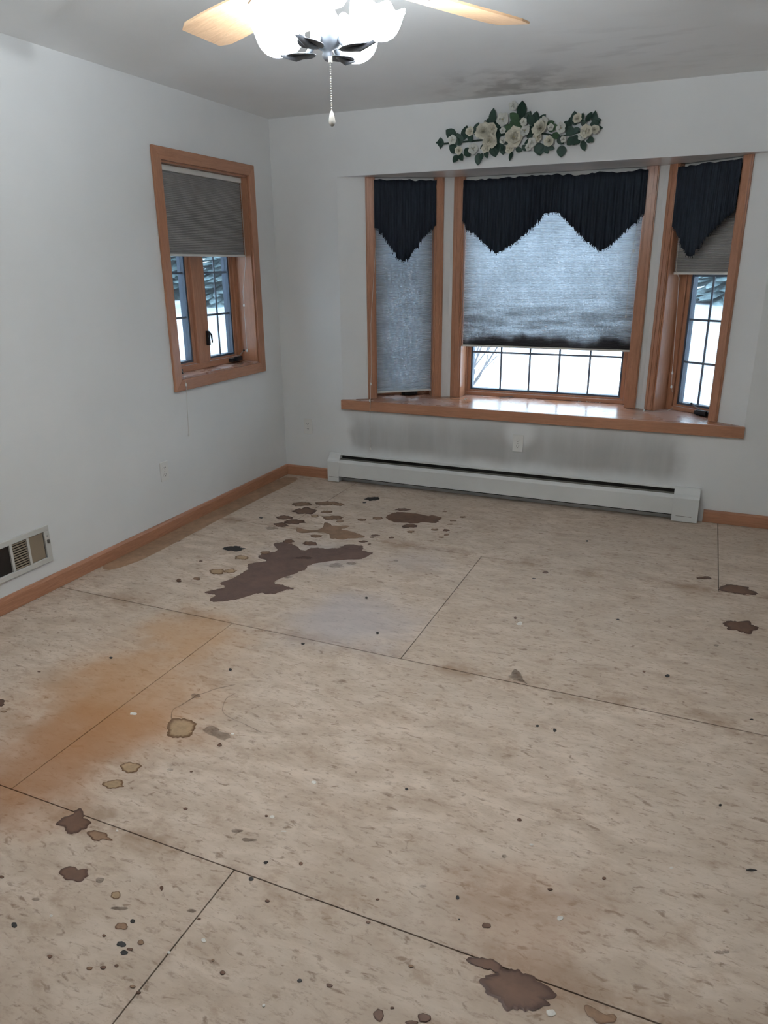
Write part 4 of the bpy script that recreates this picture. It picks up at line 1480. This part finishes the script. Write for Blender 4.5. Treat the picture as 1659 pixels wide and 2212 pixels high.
# ------------------------------------------------------------------ bits left on the sill
tw = MB()
tw.tube([floor_pt(1078, 859, ZS + .003), floor_pt(1105, 857, ZS + .006), floor_pt(1124, 856, ZS + .004)], [0.0025, 0.003, 0.002], 6)
tag(tw.build('dry_twig', M['bark']), 'short dry twig lying on the bay sill by the glass', 'twig')
db = MB()
rnd = random.Random(11)
for (u, v) in [(1150, 859), (1158, 857), (1185, 862), (1204, 862), (1228, 864), (1252, 868), (1262, 867), (1270, 868), (1275, 866), (1290, 870), (1296, 869), (1310, 870), (1040, 856), (1006, 862), (1003, 864)]:
    p = floor_pt(u, v, ZS + 0.002)
    for k in range(3):
        a = rnd.uniform(0, PI)
        q = Vector((math.cos(a), math.sin(a), rnd.uniform(-.1, .6))) * rnd.uniform(0.006, 0.014)
        o_ = Vector((rnd.uniform(-.012, .012), rnd.uniform(-.006, .006), 0.0015))
        db.tube([p + o_, p + o_ + q], [0.0022, 0.0008], 4)
tag(db.build('sill_litter', M['petal2']), 'scattered dead insects and crumbs along the sill edge', 'litter', kind='stuff')

# ------------------------------------------------------------------ outdoors
ZG = -0.65
g = MB()
N = 40
for j in range(N + 1):
    for i in range(N + 1):
        x = -70 + 140 * i / N
        y = -30 + 130 * j / N
        inside = -1.5 < x < 7 and -8 < y < 2
        z = ZG + (0 if inside else 0.25 * mnoise.noise(Vector((x * 0.09, y * 0.09, 1)))) + max(0, (y - 22)) * 0.035
        g.v.append((x, y, z))
for j in range(N):
    for i in range(N):
        q = j * (N + 1) + i
        g.f.append((q, q + 1, q + N + 2, q + N + 1))
tag(g.build('ground', M['snow'], smooth=True), 'snow covered yard outside', kind='structure')


def gz(x, y):
    return ZG + 0.25 * mnoise.noise(Vector((x * 0.09, y * 0.09, 1))) + max(0, (y - 22)) * 0.035


def make_fir(x, y, h, mat, label, seed):
    rnd = random.Random(seed)
    r = tag(empty('fir_tree', (x, y, gz(x, y) - 0.05), rnd.uniform(0, 6)), label, 'tree', 'firs beyond the yard')
    MB().tube([(0, 0, 0), (0.03, 0, h * 0.5), (0, 0, h)], [h * 0.018, h * 0.011, 0.01], 7).build('trunk', M['bark'], r)
    m = MB()
    layers = int(h * 3.2)
    for L in range(layers):
        t = L / layers
        z = h * (0.06 + 0.93 * t)
        R = h * 0.24 * (1 - t) ** 0.85 + 0.06
        nb = max(6, int(15 * (1 - t) + 6))
        for k in range(nb):
            th = 2 * PI * (k + rnd.random()) / nb
            ln = R * rnd.uniform(0.7, 1.12)
            dz = -ln * rnd.uniform(0.12, 0.45)
            wd = ln * rnd.uniform(0.14, 0.24) + 0.03
            c, s = math.cos(th), math.sin(th)
            b = len(m.v)
            zz = z + rnd.uniform(-.12, .12)
            for rr, ww, dd in ((0.05, 0.2, 0), (0.45, 1, 0.35), (0.8, 0.8, 0.75), (1, 0.05, 1)):
                for q in (-1, 1):
                    px, py = ln * rr, wd * ww * q
                    m.v.append((px * c - py * s, px * s + py * c, zz + dz * dd - abs(ww) * wd * 0.25))
                m.v.append((ln * rr * c, ln * rr * s, zz + dz * dd + 0.02))
            for i in range(3):
                o_ = b + i * 3
                m.f += [(o_, o_ + 2, o_ + 5, o_ + 3), (o_ + 2, o_ + 1, o_ + 4, o_ + 5)]
    tag(m.build('branches', mat, r), kind='stuff')
    return r


def grow(m, p, d, ln, rad, depth, rnd):
    n = 3
    pts, rs = [p], [rad]
    for i in range(n):
        d = (d + Vector((rnd.uniform(-.22, .22), rnd.uniform(-.22, .22), rnd.uniform(-.06, .14)))).normalized()
        p = p + d * (ln / n)
        pts.append(p)
        rs.append(rad * (1 - 0.5 * (i + 1) / n))
    m.tube(pts, rs, 4 if depth < 3 else 6, caps=False)
    if depth > 0:
        for k in range(rnd.choice((2, 3, 3))):
            q = pts[rnd.choice((1, 2, 3))]
            e = Vector((rnd.uniform(-1, 1), rnd.uniform(-1, 1), rnd.uniform(0.0, 0.9))).normalized()
            grow(m, q, (d * 0.6 + e * 0.8).normalized(), ln * rnd.uniform(.55, .8), rad * 0.52, depth - 1, rnd)


def make_bare(name, x, y, h, rad, label, cat, seed, depth=4, stems=1, z=None):
    rnd = random.Random(seed)
    r = tag(empty(name, (x, y, (gz(x, y) if z is None else z) - 0.04)), label, cat)
    for s in range(stems):
        m = MB()
        d = Vector((0, 0, 1)) if stems == 1 else Vector((rnd.uniform(-.7, .7), rnd.uniform(-.7, .7), 1)).normalized()
        grow(m, Vector((rnd.uniform(-.1, .1) * (stems > 1), rnd.uniform(-.1, .1) * (stems > 1), 0)), d, h * 0.5, rad, depth, rnd)
        m.build('stem' if stems > 1 else 'trunk_and_limbs', M['bark'], r)
    return r


for i, (a, dist_, h) in enumerate([(21, 42, 8.6), (28, 39, 8.2), (35, 40.5, 9.0), (42, 39, 8.4), (49, 41, 9.2), (24.5, 47.5, 9.4), (31.5, 47, 9.8), (38.5, 48, 9.6), (45.5, 47.5, 10.0)]):
    x, y = CAM.x - dist_ * math.sin(math.radians(a)), CAM.y + dist_ * math.cos(math.radians(a))
    make_fir(x, y, h, M['fir' if i % 2 else 'fir2'], 'tall blue-green fir standing beyond the snowy yard', 40 + i)
for i, (x, y, h) in enumerate([(-1.6, 36.0, 9.5), (3.6, 34.0, 9.0), (8.8, 37.0, 9.6)]):
    tag(make_fir(x, y, h, M['fir2' if i % 2 else 'fir'], 'fir beyond the yard seen through the right bay casement', 70 + i), group='firs behind the right casement')
make_bare('bare_tree', 3.35, 15.0, 7.5, 0.16, 'leafless grey tree seen through the right bay casement', 'tree', 5, 4)
make_bare('bare_shrub', -0.55, 5.6, 2.9, 0.020, 'leafless twiggy shrub outside the centre bay window', 'shrub', 9, 4, 9)
